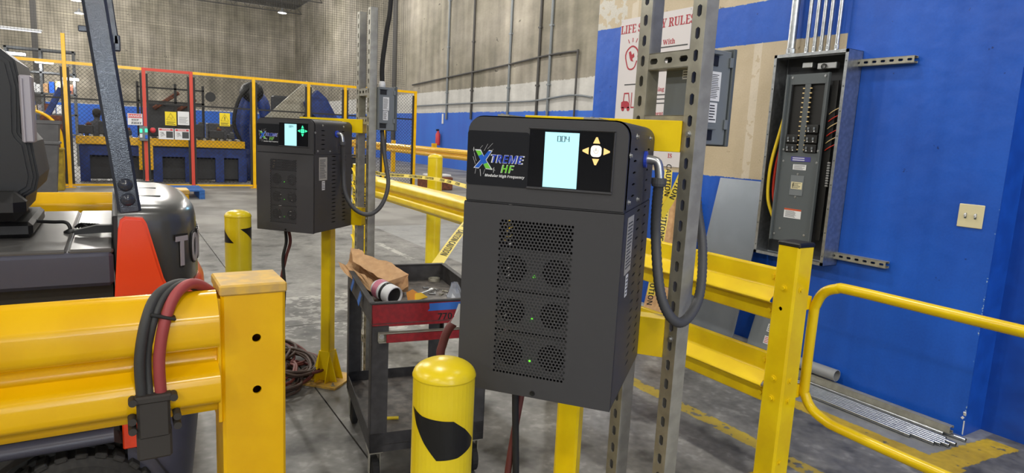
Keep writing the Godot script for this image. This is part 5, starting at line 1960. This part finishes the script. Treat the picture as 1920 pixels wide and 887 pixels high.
	part("rim", s, M.white, t)
	s = S()
	lathe(s, [Vector2(0.0, 0.05), Vector2(0.039, 0.05)], 24, Vector3.ZERO, bas)
	part("contents", s, M.black, t, "black contents")
	s = S()
	lathe(s, [Vector2(0.0456, -0.055), Vector2(0.0462, -0.045), Vector2(0.0462, -0.03), Vector2(0.0456, -0.02)], 24, Vector3.ZERO, bas)
	part("printed_band", s, mat(rgb(200, 120, 140), 0.5), t)
	# envelope
	t = thing("padded_envelope", "small orange and yellow envelope on the cart's top shelf", "envelope", Vector3(1.165, 0.731, -2.70), 25.0)
	s = S()
	prism(s, PackedVector2Array([Vector2(-0.045, 0), Vector2(0.03, 0.0), Vector2(0.045, 0.012), Vector2(0.0, 0.052), Vector2(-0.035, 0.046)]), 0.012, Transform3D(Basis(Vector3.RIGHT, -0.5), Vector3.ZERO))
	part("envelope_body", s, mat(rgb(218, 148, 66), 0.7), t)
	s = S()
	prism(s, PackedVector2Array([Vector2(-0.025, 0), Vector2(0.06, 0.0), Vector2(0.035, 0.03), Vector2(-0.005, 0.034)]), 0.008, Transform3D(Basis(Vector3.RIGHT, -0.7), Vector3(0.01, 0.002, 0.014)))
	part("flap", s, mat(rgb(240, 196, 50), 0.6), t)
	# wrench, bolts, wire, bag of screws
	t = thing("wrench", "small chrome wrench lying on the cart's top shelf", "wrench", Vector3(1.265, 0.738, -2.80), 32.0)
	s = S()
	bx(s, Vector3(-0.06, 0.0, -0.006), Vector3(0.045, 0.006, 0.006), 0.002)
	part("handle", s, M.zinc, t)
	s = S()
	box(s, Vector3(0.055, 0.004, 0), Vector3(0.03, 0.01, 0.024), 0.003)
	pipe(s, Vector3(-0.07, -0.001, 0), Vector3(-0.07, 0.007, 0), 0.013, 0.007)
	part("jaw", s, M.zinc, t)
	for k in 7:
		s = S()
		var p := Vector3(1.30 + 0.022 * (k % 4), 0.734, -2.90 + 0.03 * k)
		var dr := Vector3(cos(k * 2.4), 0, sin(k * 2.4))
		tube(s, [p, p + dr * 0.025], 0.004, 8)
		tube(s, [p - dr * 0.006, p], 0.008, 6)
		single("loose_bolt", s, M.zinc if k % 2 == 0 else M.galv, "small loose steel bolt scattered on the cart's top shelf", "bolt", "loose bolts on the cart")
	s = S()
	var coil := []
	for k in 40:
		coil.append(Vector3(1.41 + 0.03 * cos(k * 0.7), 0.737 + 0.0004 * k, -3.02 + 0.03 * sin(k * 0.7)))
	tube(s, coil, 0.002, 6)
	single("wire_coil", s, M.galv, "little coil of wire in the far corner of the cart shelf", "wire")
	s = S()
	var cb := Vector3(1.335, 0.731, -2.63)
	var rg := []
	for i in 5:
		var ring := []
		for k in 10:
			var a := TAU * k / 10.0
			var rr: float = [0.035, 0.042, 0.036, 0.026, 0.02][i] * (1 + 0.35 * (rng.randf() - 0.5))
			ring.append(cb + Vector3(cos(a) * rr * 0.8, 0.022 * i, sin(a) * rr))
		rg.append(ring)
	for i in 4:
		for k in 10:
			face(s, [rg[i][k], rg[i][(k + 1) % 10], rg[i + 1][(k + 1) % 10], rg[i + 1][k]], cb + Vector3(0, 0.022 * i + 0.01, 0))
	single("plastic_bag", s, M.clear_bag, "clear crumpled plastic bag at the cart's right edge", "plastic bag")
	s = S()
	tube(s, [Vector3(1.0, 0.213, -2.625), Vector3(1.06, 0.213, -2.605)], 0.008, 8)
	single("marker", s, M.lemon, "yellow marker lying on the cart's bottom shelf", "marker")

func small_things() -> void:
	# tangled cables on the floor
	var t := thing("cable_heap", "heap of tangled brown cables on the floor beside the farther stand", "cable heap", Vector3(0.80, 0, -3.98))
	for c in 7:
		var s := S()
		var p := []
		var ph := rng.randf() * TAU
		var n := 42
		for k in n:
			var a := ph + k * 0.55
			var rr := 0.16 + 0.11 * sin(k * 0.83 + c) + 0.04 * rng.randf()
			p.append(Vector3(cos(a) * rr * 0.85 + 0.03 * sin(c * 2.0), 0.011 + 0.011 * c + 0.012 * (1 + sin(k * 1.7 + c)), sin(a) * rr * 1.35 + 0.04 * cos(c * 3.0)))
		tube(s, smooth_path(p, 5), 0.0085, 7)
		part("cable", s, M.cable_brown if c % 3 != 1 else M.cable_maroon, t)
	caution("long caution tape strung above the single guard rail", Vector3.ZERO, [[Vector3(2.50, 1.04, -7.02), Vector3(2.48, 1.045, -6.6), Vector3(2.55, 1.075, -5.9), Vector3(2.62, 1.07, -5.2), Vector3(2.46, 1.01, -3.34)]], 0.035, Vector3(-0.9, 0.3, 0.3))
	caution("caution tape slanting down from the rail to the cart", Vector3.ZERO, [[Vector3(2.37, 1.0, -4.25), Vector3(2.05, 0.935, -3.85), Vector3(1.75, 0.875, -3.47), Vector3(1.455, 0.79, -3.11)]], 0.06, Vector3(-0.55, 0.25, 0.8))

# ---------------------------------------------------------------- fenced machine cell
func diamond_mesh(s: SurfaceTool, w: float, h: float, pitch: float, th: float) -> void:     # chain link between (0,0) and (w,h)
	var k := -h
	while k < w:
		for f in [1.0, -1.0]:
			var xa := k
			var xb := k + h
			var ya := 0.0
			var yb := h
			if xa < 0.0:
				ya = -xa
				xa = 0.0
			if xb > w:
				yb = h - (xb - w)
				xb = w
			if xb - xa > 0.02:
				if f < 0.0:
					var tmp := ya
					ya = h - ya
					yb = h - yb
				var d := (Vector2(xb, yb) - Vector2(xa, ya)).normalized().orthogonal() * th / 2
				var z: float = 0.003 * f
				quad(s, Vector3(xa - d.x, ya - d.y, z), Vector3(xb - d.x, yb - d.y, z), Vector3(xb + d.x, yb + d.y, z), Vector3(xa + d.x, ya + d.y, z))
		k += pitch

func far_fence() -> void:
	var z := -16.5
	var xs := [-2.6, -0.82, 0.60, 1.53, 2.86, 4.14, 5.06, 6.1, 6.98]
	var fence := thing("machine_fence", "yellow-framed black chain-link fence round the machine cell, with a red door frame", "fence", Vector3(0, 0, z))
	for i in xs.size():
		var red: bool = i == 2 or i == 3
		var top: float = 3.17 if i == 1 else 2.62
		var s := S()
		bx(s, Vector3(xs[i] - 0.035, 0, -0.035), Vector3(xs[i] + 0.035, top, 0.035), 0.004)
		bx(s, Vector3(xs[i] - 0.1, 0, -0.1), Vector3(xs[i] + 0.1, 0.012, 0.1))
		part("post", s, M.fence_red if red else M.yellow, fence, "red door post" if red else "")
	for i in xs.size() - 1:
		var a: float = xs[i] + 0.04
		var b: float = xs[i + 1] - 0.04
		var t := Node3D.new()
		t.name = "door" if i == 2 else "panel"
		fence.add_child(t, true)
		t.position.x = a
		var w := b - a
		var s := S()
		for q in [[0.0, 0.04, 0.08, 2.5], [w - 0.04, w, 0.08, 2.5]]:
			bx(s, Vector3(q[0], q[2], -0.02), Vector3(q[1], q[3], 0.02))
		bx(s, Vector3(0, 1.85, -0.015), Vector3(w, 1.885, 0.015))
		part("frame", s, M.fence_black, t)
		for q in [[2.56, 2.62, -0.04], [0.04, 0.08, 0.0]]:
			s = S()
			bx(s, Vector3(q[2], q[0], -0.022), Vector3(w - q[2], q[1], 0.022))
			part("rail", s, M.fence_red if i == 2 and q[0] > 1.0 else M.yellow, t)
		s = S()
		diamond_mesh(s, w, 2.44, 0.085, 0.0055)
		var m := part("wire_mesh", s, M.fence_black, t)
		m.position.y = 0.1
		m.set_meta("kind", "stuff")
	# safety net above
	var s := S()
	var k := -3.2
	while k < 6.7:
		bx(s, Vector3(k - 0.0018, 2.62, z - 0.0018), Vector3(k + 0.0018, 7.0, z + 0.0018))
		k += 0.055
	k = 2.66
	while k < 7.0:
		bx(s, Vector3(-3.2, k - 0.0018, z - 0.0018), Vector3(6.68 - 0.12 * (k - 2.66), k + 0.0018, z + 0.0018))
		k += 0.055
	var net := single("safety_net", s, M.fence_black, "black safety net hung above the machine fence", "net")
	net.set_meta("kind", "stuff")
	# signs on the fence
	var zf := z + 0.05
	var sg := func(called: String, label: String, x: float, y: float, w: float, h: float, m: Material) -> Node3D:
		var t := thing(called, label, "sign", Vector3(x, y, zf))
		var st := S()
		box(st, Vector3.ZERO, Vector3(w, h, 0.006), 0.001)
		part("plate", st, m, t)
		return t
	var f := func(x: float, y: float) -> Transform3D: return Transform3D(Basis.IDENTITY, Vector3(x, y, 0.0045))
	var t1: Node3D = sg.call("danger_sign", "danger keep away sign beside the forklift's guard pillar", 0.41, 1.50, 0.28, 0.25, M.white)
	var st := S()
	bx(st, Vector3(-0.13, 0.03, 0.003), Vector3(0.13, 0.115, 0.005))
	part("band", st, M.sign_red, t1)
	text("heading", "DANGER", 0.05, M.white, t1, Transform3D(Basis.IDENTITY, Vector3(0, 0.072, 0.006)))
	text("heading", "KEEP", 0.042, M.black, t1, Transform3D(Basis.IDENTITY, Vector3(0, -0.015, 0.0045)))
	text("heading", "AWAY", 0.05, M.black, t1, Transform3D(Basis.IDENTITY, Vector3(0.02, -0.08, 0.0045)))
	for q in [[1.0, "pinch", "yellow triangle warning sign on the left of the white notice", 1.10, 1.555], [2.0, "mark", "yellow exclamation warning sign right of the red door frame", 2.215, 1.595]]:
		var t2: Node3D = sg.call("warning_sign", q[2], q[3], q[4], 0.225, 0.30, M.sign_yellow)
		st = S()
		for k2 in 3:
			var a := PI / 2 + TAU * k2 / 3.0
			var b := PI / 2 + TAU * (k2 + 1) / 3.0
			bar(st, Vector3(cos(a) * 0.1, sin(a) * 0.1 + 0.02, 0.004), Vector3(cos(b) * 0.1, sin(b) * 0.1 + 0.02, 0.004), 0.012, 0.002)
		if q[0] > 1.5:
			bx(st, Vector3(-0.007, 0.0, 0.003), Vector3(0.007, 0.065, 0.005))
			bx(st, Vector3(-0.007, -0.02, 0.003), Vector3(0.007, -0.008, 0.005))
		else:
			bar(st, Vector3(-0.03, 0.04, 0.004), Vector3(0.02, -0.01, 0.004), 0.016, 0.002)
			bar(st, Vector3(0.03, 0.04, 0.004), Vector3(0.02, -0.01, 0.004), 0.01, 0.002)
		for k2 in 3:
			bx(st, Vector3(-0.09, -0.08 - 0.025 * k2, 0.003), Vector3(0.09 - 0.03 * (k2 % 2), -0.07 - 0.025 * k2, 0.0045))
		part("print", st, M.black, t2)
	var t3: Node3D = sg.call("paper_notice", "white printed notice in a sleeve on the red-framed door", 1.355, 1.575, 0.23, 0.30, M.white)
	st = S()
	for k2 in 7:
		bx(st, Vector3(-0.09, 0.02 - 0.022 * k2, 0.003), Vector3(0.09 - 0.02 * (k2 % 3), 0.026 - 0.022 * k2, 0.0042))
	part("print", st, M.ink, t3)
	for q in [[1.0, "white danger sign with a red heading, left of the pair on the door"], [1.32, "white danger sign with a red heading, right of the pair on the door"]]:
		var t4: Node3D = sg.call("danger_sign", q[1], q[0], 1.215, 0.30, 0.245, M.white)
		st = S()
		bx(st, Vector3(-0.135, 0.07, 0.003), Vector3(0.135, 0.11, 0.0045))
		part("band", st, M.sign_red, t4)
		text("heading", "DANGER", 0.03, M.white, t4, Transform3D(Basis.IDENTITY, Vector3(0, 0.09, 0.005)))
		st = S()
		bx(st, Vector3(0.0, -0.09, 0.003), Vector3(0.135, 0.055, 0.0045))
		for b in [[-0.12, 0.03, -0.06, 0.03], [-0.12, -0.03, -0.05, 0.03], [-0.06, 0.02, -0.02, -0.04], [-0.11, -0.06, -0.05, -0.02]]:
			bar(st, Vector3(b[0], b[1], 0.004), Vector3(b[2], b[3], 0.004), 0.022, 0.002)
		part("print", st, M.ink, t4)
	s = S()
	prism(s, disc(0.11, 24), 0.01, Transform3D(Basis.IDENTITY, Vector3(1.92, 2.09, zf)))
	single("round_plate", s, M.black, "round black plate hanging on the fence", "plate")
	s = S()
	box(s, Vector3(0.56, 1.2, zf + 0.04), Vector3(0.16, 0.32, 0.1), 0.01)
	var lk := single("door_lock_box", s, M.grey_box, "grey lock box with coloured lights on the red door post", "lock box")
	for q in [[-0.05, 0.06, M.key_green], [0.05, 0.07, M.key_green], [-0.05, -0.05, M.white], [0.05, -0.07, M.logo_blue]]:
		s = S()
		box(s, Vector3(0.56 + q[0], 1.2 + q[1], zf + 0.095), Vector3(0.05, 0.08, 0.02), 0.004)
		part("indicator_light", s, q[2], lk)
	s = S()
	lathe(s, [Vector2(0.0, 0.0), Vector2(0.06, 0.0), Vector2(0.055, 0.03), Vector2(0.0, 0.035)], 16, Vector3(0.74, 1.28, zf), Basis(Vector3.RIGHT, PI / 2))
	single("stop_button", s, M.sign_red, "red emergency stop button beside the lock box", "button")
	# conveyor table
	var t := thing("conveyor", "blue conveyor table with a yellow top edge inside the fence", "conveyor", Vector3(1.0, 0, -18.0))
	s = S()
	bx(s, Vector3(-1.75, 0.88, -0.5), Vector3(1.9, 1.06, 0.0), 0.01)
	bx(s, Vector3(-0.5, 0.3, -0.3), Vector3(-0.2, 0.9, 0.0))
	part("guard_edge", s, M.yellow, t, "yellow guard edge")
	s = S()
	bx(s, Vector3(-1.7, 0.62, -0.55), Vector3(1.95, 0.86, -0.1), 0.01)
	for x in [-1.6, -0.9, -0.1, 0.6, 1.3, 1.85]:
		bx(s, Vector3(x - 0.1, 0, -0.2), Vector3(x + 0.1, 0.63, -0.1))
	part("frame", s, M.steel_blue, t)
	s = S()
	bx(s, Vector3(-1.6, 0.05, -0.54), Vector3(1.85, 0.6, -0.3), 0.02)
	part("drive_unit", s, M.machine_dark, t)
	s = S()
	for k2 in 18:
		tube(s, [Vector3(-1.65 + 0.2 * k2, 1.075, -0.5), Vector3(-1.65 + 0.2 * k2, 1.075, -0.05)], 0.04, 8)
	part("rollers", s, M.galv, t)
	for q in [[-0.55, 0.14, 0.3, 0.2], [-0.2, 0.2, 0.2, 0.3], [0.25, 0.1, 0.25, 0.12], [1.55, 0.13, 0.3, 0.16], [1.85, 0.1, 0.2, 0.34], [2.25, 0.16, 0.35, 0.2], [2.6, 0.1, 0.15, 0.12]]:
		var mp := thing("machine_part", "dark metal part sitting on the yellow-edged conveyor", "machine part", Vector3(q[0], 1.115, -18.28), 0.0, "dark parts on the conveyor")
		s = S()
		box(s, Vector3(0, q[3] / 2, 0), Vector3(q[2], q[3], 0.25), 0.015)
		part("casting", s, M.machine_dark, mp)
		s = S()
		lathe(s, [Vector2(0, 0), Vector2(0.05, 0), Vector2(0.05, 0.05), Vector2(0, 0.06)], 12, Vector3(q[2] * 0.2, q[3], 0))
		part("boss", s, M.rust if q[2] > 0.22 else M.machine_grey, mp)
	# press and cabinets behind
	t = thing("press_machine", "dark machine block with brown parts behind the door notices", "machine", Vector3(1.3, 0, -19.7))
	s = S()
	bx(s, Vector3(-0.6, 0, -0.5), Vector3(0.9, 1.1, 0.5), 0.02)
	bx(s, Vector3(-0.5, 1.1, -0.4), Vector3(0.6, 1.95, 0.3), 0.02)
	part("machine_body", s, M.machine_dark, t)
	s = S()
	bar(s, Vector3(-0.4, 1.8, 0.35), Vector3(0.2, 2.25, 0.35), 0.14, 0.1, 0.02)
	bar(s, Vector3(0.1, 1.75, 0.35), Vector3(0.6, 2.1, 0.35), 0.1, 0.1, 0.02)
	part("brown_lever", s, M.rust, t)
	s = S()
	for x in [-0.75, 0.1, 0.75]:
		bx(s, Vector3(x - 0.03, 0, 0.55), Vector3(x + 0.03, 2.45, 0.6))
	bx(s, Vector3(-0.75, 1.95, 0.55), Vector3(0.78, 2.0, 0.6))
	bx(s, Vector3(-0.75, 2.3, 0.55), Vector3(0.78, 2.34, 0.6))
	part("frame", s, M.fence_black, t)
	t = thing("control_cabinet", "grey control cabinet behind the yellow exclamation sign", "cabinet", Vector3(2.62, 0, -20.0))
	s = S()
	bx(s, Vector3(-0.4, 0.9, -0.3), Vector3(0.35, 1.5, 0.3), 0.02)
	bx(s, Vector3(-0.1, 0.0, -0.2), Vector3(0.1, 0.9, 0.2))
	part("cabinet_body", s, M.tote, t)
	s = S()
	bar(s, Vector3(-0.15, 0.95, 0.35), Vector3(-0.15, 1.4, 0.35), 0.06, 0.05)
	part("bracket", s, M.olive, t)
	# robot arm
	t = thing("robot_arm", "large dark blue robot arm left of the farther charger", "robot", Vector3(3.1, 0, -19.05))
	s = S()
	lathe(s, [Vector2(0, 0), Vector2(0.42, 0), Vector2(0.4, 0.5), Vector2(0.3, 0.62), Vector2(0.3, 0.85), Vector2(0.0, 0.87)], 20)
	bx(s, Vector3(-0.75, 0.05, -0.3), Vector3(0.1, 0.75, 0.3), 0.03)
	part("pedestal", s, M.steel_blue, t)
	s = S()
	tube(s, smooth_path([Vector3(-0.1, 0.85, 0), Vector3(-0.12, 1.4, 0), Vector3(-0.03, 2.0, 0.0), Vector3(0.1, 2.45, 0)], 5), func(i): return 0.24 - 0.005 * i, 14)
	part("lower_link", s, M.steel_blue, t)
	s = S()
	lathe(s, [Vector2(0, -0.26), Vector2(0.26, -0.26), Vector2(0.28, -0.2), Vector2(0.28, 0.2), Vector2(0.26, 0.26), Vector2(0, 0.26)], 20, Vector3(0.15, 2.38, 0), Basis(Vector3.RIGHT, PI / 2))
	part("elbow_joint", s, M.vinyl, t)
	s = S()
	tube(s, smooth_path([Vector3(0.15, 2.4, 0), Vector3(0.42, 2.1, 0.1), Vector3(0.5, 1.6, 0.12), Vector3(0.55, 1.2, 0.12)], 5), func(i): return 0.2 - 0.006 * i, 12)
	part("forearm", s, M.steel_blue, t)
	s = S()
	tube(s, smooth_path([Vector3(-0.1, 0.9, 0.26), Vector3(-0.35, 1.5, 0.3), Vector3(-0.2, 2.2, 0.3), Vector3(0.2, 2.65, 0.2)], 5), 0.05, 8)
	part("hose_bundle", s, M.rubber, t)
	# tilted blue chute
	t = thing("tilted_chute", "dark blue chute tilted above the farther charger inside the fence", "chute", Vector3(4.5, 0, -17.5))
	s = S()
	bar(s, Vector3(-1.05, 1.45, 0), Vector3(0.05, 2.5, 0), 0.08, 0.6, 0.01)
	part("chute_side", s, M.galv, t)
	s = S()
	prism(s, PackedVector2Array([Vector2(0.05, 2.48), Vector2(0.28, 2.3), Vector2(0.62, 1.7), Vector2(0.35, 1.55), Vector2(-0.2, 1.95), Vector2(-0.25, 2.15)]), 0.6, Transform3D(Basis.IDENTITY, Vector3(0, 0, -0.3)))
	part("chute_body", s, M.steel_blue, t)
	s = S()
	bx(s, Vector3(-1.2, 0, -0.4), Vector3(0.7, 1.5, 0.25), 0.03)
	bx(s, Vector3(-0.9, 1.5, -0.8), Vector3(0.3, 2.3, -0.4), 0.03)
	part("machine_body", s, M.machine_dark, t)
	# black rack seen behind the far switch box
	t = thing("wire_rack", "dark wire rack behind the fence right of the farther strut frame", "rack", Vector3(6.1, 0, -18.2))
	s = S()
	for y in [0.25, 0.75, 1.25]:
		bx(s, Vector3(-0.7, y, -0.4), Vector3(0.4, y + 0.05, 0.0))
	for x in [-0.7, -0.35, 0.0, 0.36]:
		bx(s, Vector3(x, 0, -0.4), Vector3(x + 0.05, 1.6, -0.35))
		bx(s, Vector3(x, 0, -0.02), Vector3(x + 0.03, 1.3, 0.0))
	bx(s, Vector3(-0.66, 0.3, -0.35), Vector3(0.36, 0.72, -0.05), 0.02)
	part("rack_frame", s, M.machine_dark, t)
	# wheeled tote, yellow bin, pallet
	t = thing("waste_tote", "tall grey plastic tote behind the forklift seat", "tote", Vector3(-1.13, 0, -14.9))
	s = S()
	var lv := [[0.04, 0.17, 0.17], [0.95, 0.235, 0.24], [0.97, 0.27, 0.27], [1.0, 0.27, 0.27], [1.02, 0.245, 0.25], [1.33, 0.265, 0.27], [1.34, 0.29, 0.29], [1.40, 0.29, 0.29]]
	for i in lv.size() - 1:
		var a: Array = lv[i]
		var b: Array = lv[i + 1]
		for q in [[-1, -1, 1, -1], [1, -1, 1, 1], [1, 1, -1, 1], [-1, 1, -1, -1]]:
			face(s, [Vector3(q[0] * a[1], a[0], q[1] * a[2]), Vector3(q[2] * a[1], a[0], q[3] * a[2]), Vector3(q[2] * b[1], b[0], q[3] * b[2]), Vector3(q[0] * b[1], b[0], q[1] * b[2])], Vector3(0, (a[0] + b[0]) / 2, 0))
	bx(s, Vector3(-0.17, 0.04, -0.17), Vector3(0.17, 0.06, 0.17))
	part("tote_body", s, M.tote, t)
	s = S()
	for x in [-0.15, 0.15]:
		lathe(s, [Vector2(0, -0.02), Vector2(0.05, -0.02), Vector2(0.05, 0.02), Vector2(0, 0.02)], 14, Vector3(x, 0.05, -0.15), Basis(Vector3(0, 0, 1), PI / 2), true)
	part("wheels", s, M.rubber, t)
	t = thing("yellow_bin", "dirty yellow bin beside the fence and the grey tote", "bin", Vector3(-1.05, 0, -16.0))
	s = S()
	bx(s, Vector3(-0.2, 0.0, -0.2), Vector3(0.16, 0.82, 0.2), 0.01)
	bx(s, Vector3(-0.22, 0.8, -0.22), Vector3(0.18, 0.85, 0.22), 0.01)
	part("bin_body", s, M.olive, t)
	t = thing("pallet", "blue pallet lying before the fenced door", "pallet", Vector3(0.95, 0, -14.6))
	for k2 in 7:
		s = S()
		bx(s, Vector3(-0.55, 0.15, -0.5 + k2 * 0.16), Vector3(0.55, 0.18, -0.38 + k2 * 0.16), 0.004)
		part("deck_board", s, M.pallet, t)
	for x in [-0.5, 0.0, 0.5]:
		s = S()
		bx(s, Vector3(x - 0.05, 0.02, -0.5), Vector3(x + 0.05, 0.15, 0.58), 0.004)
		bx(s, Vector3(x - 0.05, 0.0, -0.5), Vector3(x + 0.05, 0.02, 0.58))
		part("stringer", s, M.pallet, t)
	# blue tipped hopper, yellow hose, lit racks beyond
	t = thing("tipped_hopper", "blue steel arm leaning inside the fence behind the tote", "machine arm", Vector3(-1.15, 0, -17.6))
	s = S()
	bar(s, Vector3(-0.1, 1.45, 0), Vector3(0.2, 2.1, 0), 0.16, 0.12, 0.01)
	box(s, Vector3(0.28, 2.05, 0), Vector3(0.2, 0.1, 0.14), 0.01, Basis(Vector3(0, 0, 1), -0.5))
	part("arm", s, M.steel_blue, t)
	s = S()
	bx(s, Vector3(-0.2, 0.0, -0.3), Vector3(0.35, 1.5, 0.2), 0.02)
	part("base", s, M.rust, t)
	s = S()
	tube(s, smooth_path([Vector3(-1.6, 1.62, -16.3), Vector3(-1.35, 1.58, -16.3), Vector3(-1.12, 1.46, -16.3), Vector3(-0.97, 1.25, -16.3), Vector3(-0.92, 1.0, -16.3), Vector3(-0.92, 0.4, -16.3), Vector3(-0.95, 0.03, -16.25)], 6), 0.03, 8)
	single("yellow_hose", s, M.yellow, "yellow hose arching over the grey tote", "hose")
	t = thing("lit_workstation", "brightly lit work rack far behind the tote", "rack", Vector3(-1.75, 0, -24.0))
	s = S()
	for x in [-0.8, 0.0, 0.8]:
		bx(s, Vector3(x - 0.03, 0, -0.3), Vector3(x + 0.03, 3.4, 0.3))
	for y in [0.9, 1.5, 2.1, 2.7, 3.35]:
		bx(s, Vector3(-0.85, y, -0.3), Vector3(0.85, y + 0.05, 0.3))
	part("rack_frame", s, M.machine_grey, t)
	var cols := [M.white, M.kraft, M.logo_blue, M.label_tan, M.plastic_grey, M.rust, M.paper]
	for k2 in 20:
		s = S()
		var cx := -0.7 + 0.155 * (k2 % 10) + 0.03 * rng.randf()
		var cy := 1.55 if k2 < 10 else 2.15
		bx(s, Vector3(cx - 0.06, cy, -0.1), Vector3(cx + 0.06, cy + 0.2 + 0.2 * rng.randf(), 0.25))
		part("stored_box", s, cols[k2 % 7], t)
	for q in [[-0.55, 3.15], [0.1, 2.98], [0.7, 2.55]]:
		s = S()
		bx(s, Vector3(q[0] - 0.22, q[1], 0.3), Vector3(q[0] + 0.22, q[1] + 0.07, 0.42), 0.01)
		part("light_tube", s, M.tube_glow, t, "bright strip light")
		var l := AreaLight3D.new()
		l.name = "light"
		l.area_size = Vector2(0.44, 0.1)
		l.light_energy = 1.2
		l.shadow_enabled = true
		t.add_child(l, true)
		l.position = Vector3(q[0], q[1] - 0.02, 0.36)
		l.rotation_degrees.x = -90.0
	t = thing("strip_light", "long white strip light hanging at the upper left", "lamp", Vector3(-2.75, 4.49, -30.0))
	s = S()
	box(s, Vector3(0, 0.05, 0), Vector3(1.3, 0.06, 0.16), 0.01)
	part("housing", s, M.white, t)
	s = S()
	tube(s, [Vector3(-0.62, 0, 0), Vector3(0.62, 0, 0)], 0.03, 10)
	part("light_tube", s, M.tube_dim, t)
	s = S()
	for x in [-0.5, 0.5]:
		tube(s, [Vector3(x, 0.08, 0), Vector3(x, 6.0, 0)], 0.008, 5)
	part("hanging_wires", s, M.steel_dark, t)
	person()

func person() -> void:
	var t := thing("person", "person in a dark grey top standing behind the conveyor", "person", Vector3(-0.34, 0, -19.2))
	var s := S()
	var trunk := [Vector3(0, 0.86, 0), Vector3(0, 0.95, 0), Vector3(0, 1.1, 0), Vector3(0, 1.28, 0), Vector3(0, 1.38, 0), Vector3(0, 1.43, 0), Vector3(0, 1.47, 0), Vector3(0, 1.52, 0), Vector3(0, 1.58, 0), Vector3(0, 1.64, 0), Vector3(0, 1.68, 0), Vector3(0, 1.70, 0)]
	var rr := [0.14, 0.16, 0.15, 0.18, 0.16, 0.075, 0.058, 0.075, 0.092, 0.088, 0.06, 0.015]
	tube(s, trunk, func(i): return rr[i], 14)
	for sd in [-1.0, 1.0]:
		tube(s, [Vector3(sd * 0.14, 1.36, 0), Vector3(sd * 0.21, 1.30, 0), Vector3(sd * 0.23, 1.08, -0.02), Vector3(sd * 0.22, 0.86, -0.14), Vector3(sd * 0.21, 0.80, -0.2)], func(i): return [0.06, 0.055, 0.046, 0.036, 0.03][i], 10)
		tube(s, [Vector3(sd * 0.08, 0.92, 0), Vector3(sd * 0.1, 0.5, 0.0), Vector3(sd * 0.1, 0.08, 0.02), Vector3(sd * 0.1, 0.04, -0.1)], func(i): return [0.09, 0.065, 0.045, 0.04][i], 10)
	part("body", s, M.cloth, t)
	s = S()
	tube(s, [Vector3(0, 1.50, 0.03), Vector3(0, 1.56, 0.02), Vector3(0, 1.64, 0.012), Vector3(0, 1.70, 0.0), Vector3(0, 1.72, 0)], func(i): return [0.05, 0.088, 0.098, 0.07, 0.02][i], 14)
	part("hair", s, M.hair, t)

# ---------------------------------------------------------------- things on the far concrete wall
func far_wall_things() -> void:
	var zz := [-33.5, -27.0, -24.6, -21.6, -19.6, -18.9]
	var names := ["farthest", "second", "third", "fourth", "fifth", "nearest"]
	for k in zz.size():
		var s := S()
		tube(s, [Vector3(12.95, 2.2 if k != 0 else 0.0, zz[k]), Vector3(12.95, 11.0, zz[k])], 0.05 if k != 0 else 0.16, 8)
		for y in [3.4, 5.4, 7.4]:
			box(s, Vector3(12.95, y, zz[k]), Vector3(0.1, 0.06, 0.16))
		single("wall_pipe", s, M.steel_dark if k % 2 == 0 else M.grey_box, "vertical pipe on the far concrete wall, %s along the wall" % names[k], "pipe")
	var s := S()
	tube(s, smooth_path([Vector3(12.93, 3.9, -31), Vector3(12.93, 4.1, -26), Vector3(12.93, 4.25, -22), Vector3(12.93, 4.4, -19.0), Vector3(12.93, 4.4, -17.3)], 4), 0.035, 6)
	tube(s, [Vector3(12.93, 4.45, -17.3), Vector3(12.93, 2.3, -17.3)], 0.035, 6)
	single("wall_conduit", s, M.steel_dark, "dark cable conduit running along the concrete above the white band", "conduit")
	s = S()
	tube(s, smooth_path([Vector3(12.93, 2.85, -31), Vector3(12.93, 2.88, -24), Vector3(12.93, 2.86, -20), Vector3(12.93, 3.0, -17.6), Vector3(12.93, 2.9, -16.4)], 4), 0.035, 6)
	single("wall_conduit", s, M.grey_box, "grey cable conduit running along the white band of the far wall", "conduit")
	# guard rail along the wall
	var t := thing("guard_rail", "distant yellow guard rail along the foot of the blue and white wall", "guard rail", Vector3(8.95, 0, -20.0))
	s = S()
	rail(s, Vector3(0, 0.76, 4.0), Vector3(0.12, 0.76, -9.0), 0.32, 0.07, -1.0)
	part("rail", s, M.yellow, t)
	for z in [3.5, 0.2, -3.5, -8.0]:
		s = S()
		bx(s, Vector3(0.07, 0, z - 0.07), Vector3(0.21, 1.2, z + 0.07), 0.006)
		part("post", s, M.yellow, t)
	t = thing("fire_extinguisher", "red fire extinguisher hung on the blue band of the far wall", "fire extinguisher", Vector3(12.85, 0, -27.6))
	s = S()
	lathe(s, [Vector2(0, 1.0), Vector2(0.1, 1.0), Vector2(0.11, 1.05), Vector2(0.11, 1.5), Vector2(0.06, 1.6), Vector2(0.03, 1.68), Vector2(0, 1.69)], 14)
	part("cylinder", s, M.sign_red, t)
	s = S()
	bx(s, Vector3(-0.1, 1.66, -0.03), Vector3(0.04, 1.74, 0.03))
	part("valve", s, M.black, t)
	s = S()
	bx(s, Vector3(12.97, 2.0, -27.5), Vector3(12.99, 2.45, -27.35))
	single("wall_tag", s, M.paper, "small white tag on the blue band beside the fire extinguisher", "tag")
	t = thing("storage_box", "brown crate on the floor behind the long caution tape", "crate", Vector3(7.3, 0, -16.2))
	s = S()
	bx(s, Vector3(-0.2, 0, -0.3), Vector3(0.6, 0.35, 0.3), 0.02)
	part("crate_body", s, M.rust, t)
	s = S()
	bx(s, Vector3(-0.1, 0.35, -0.2), Vector3(0.6, 0.42, 0.2), 0.02)
	part("lid", s, M.paper, t)
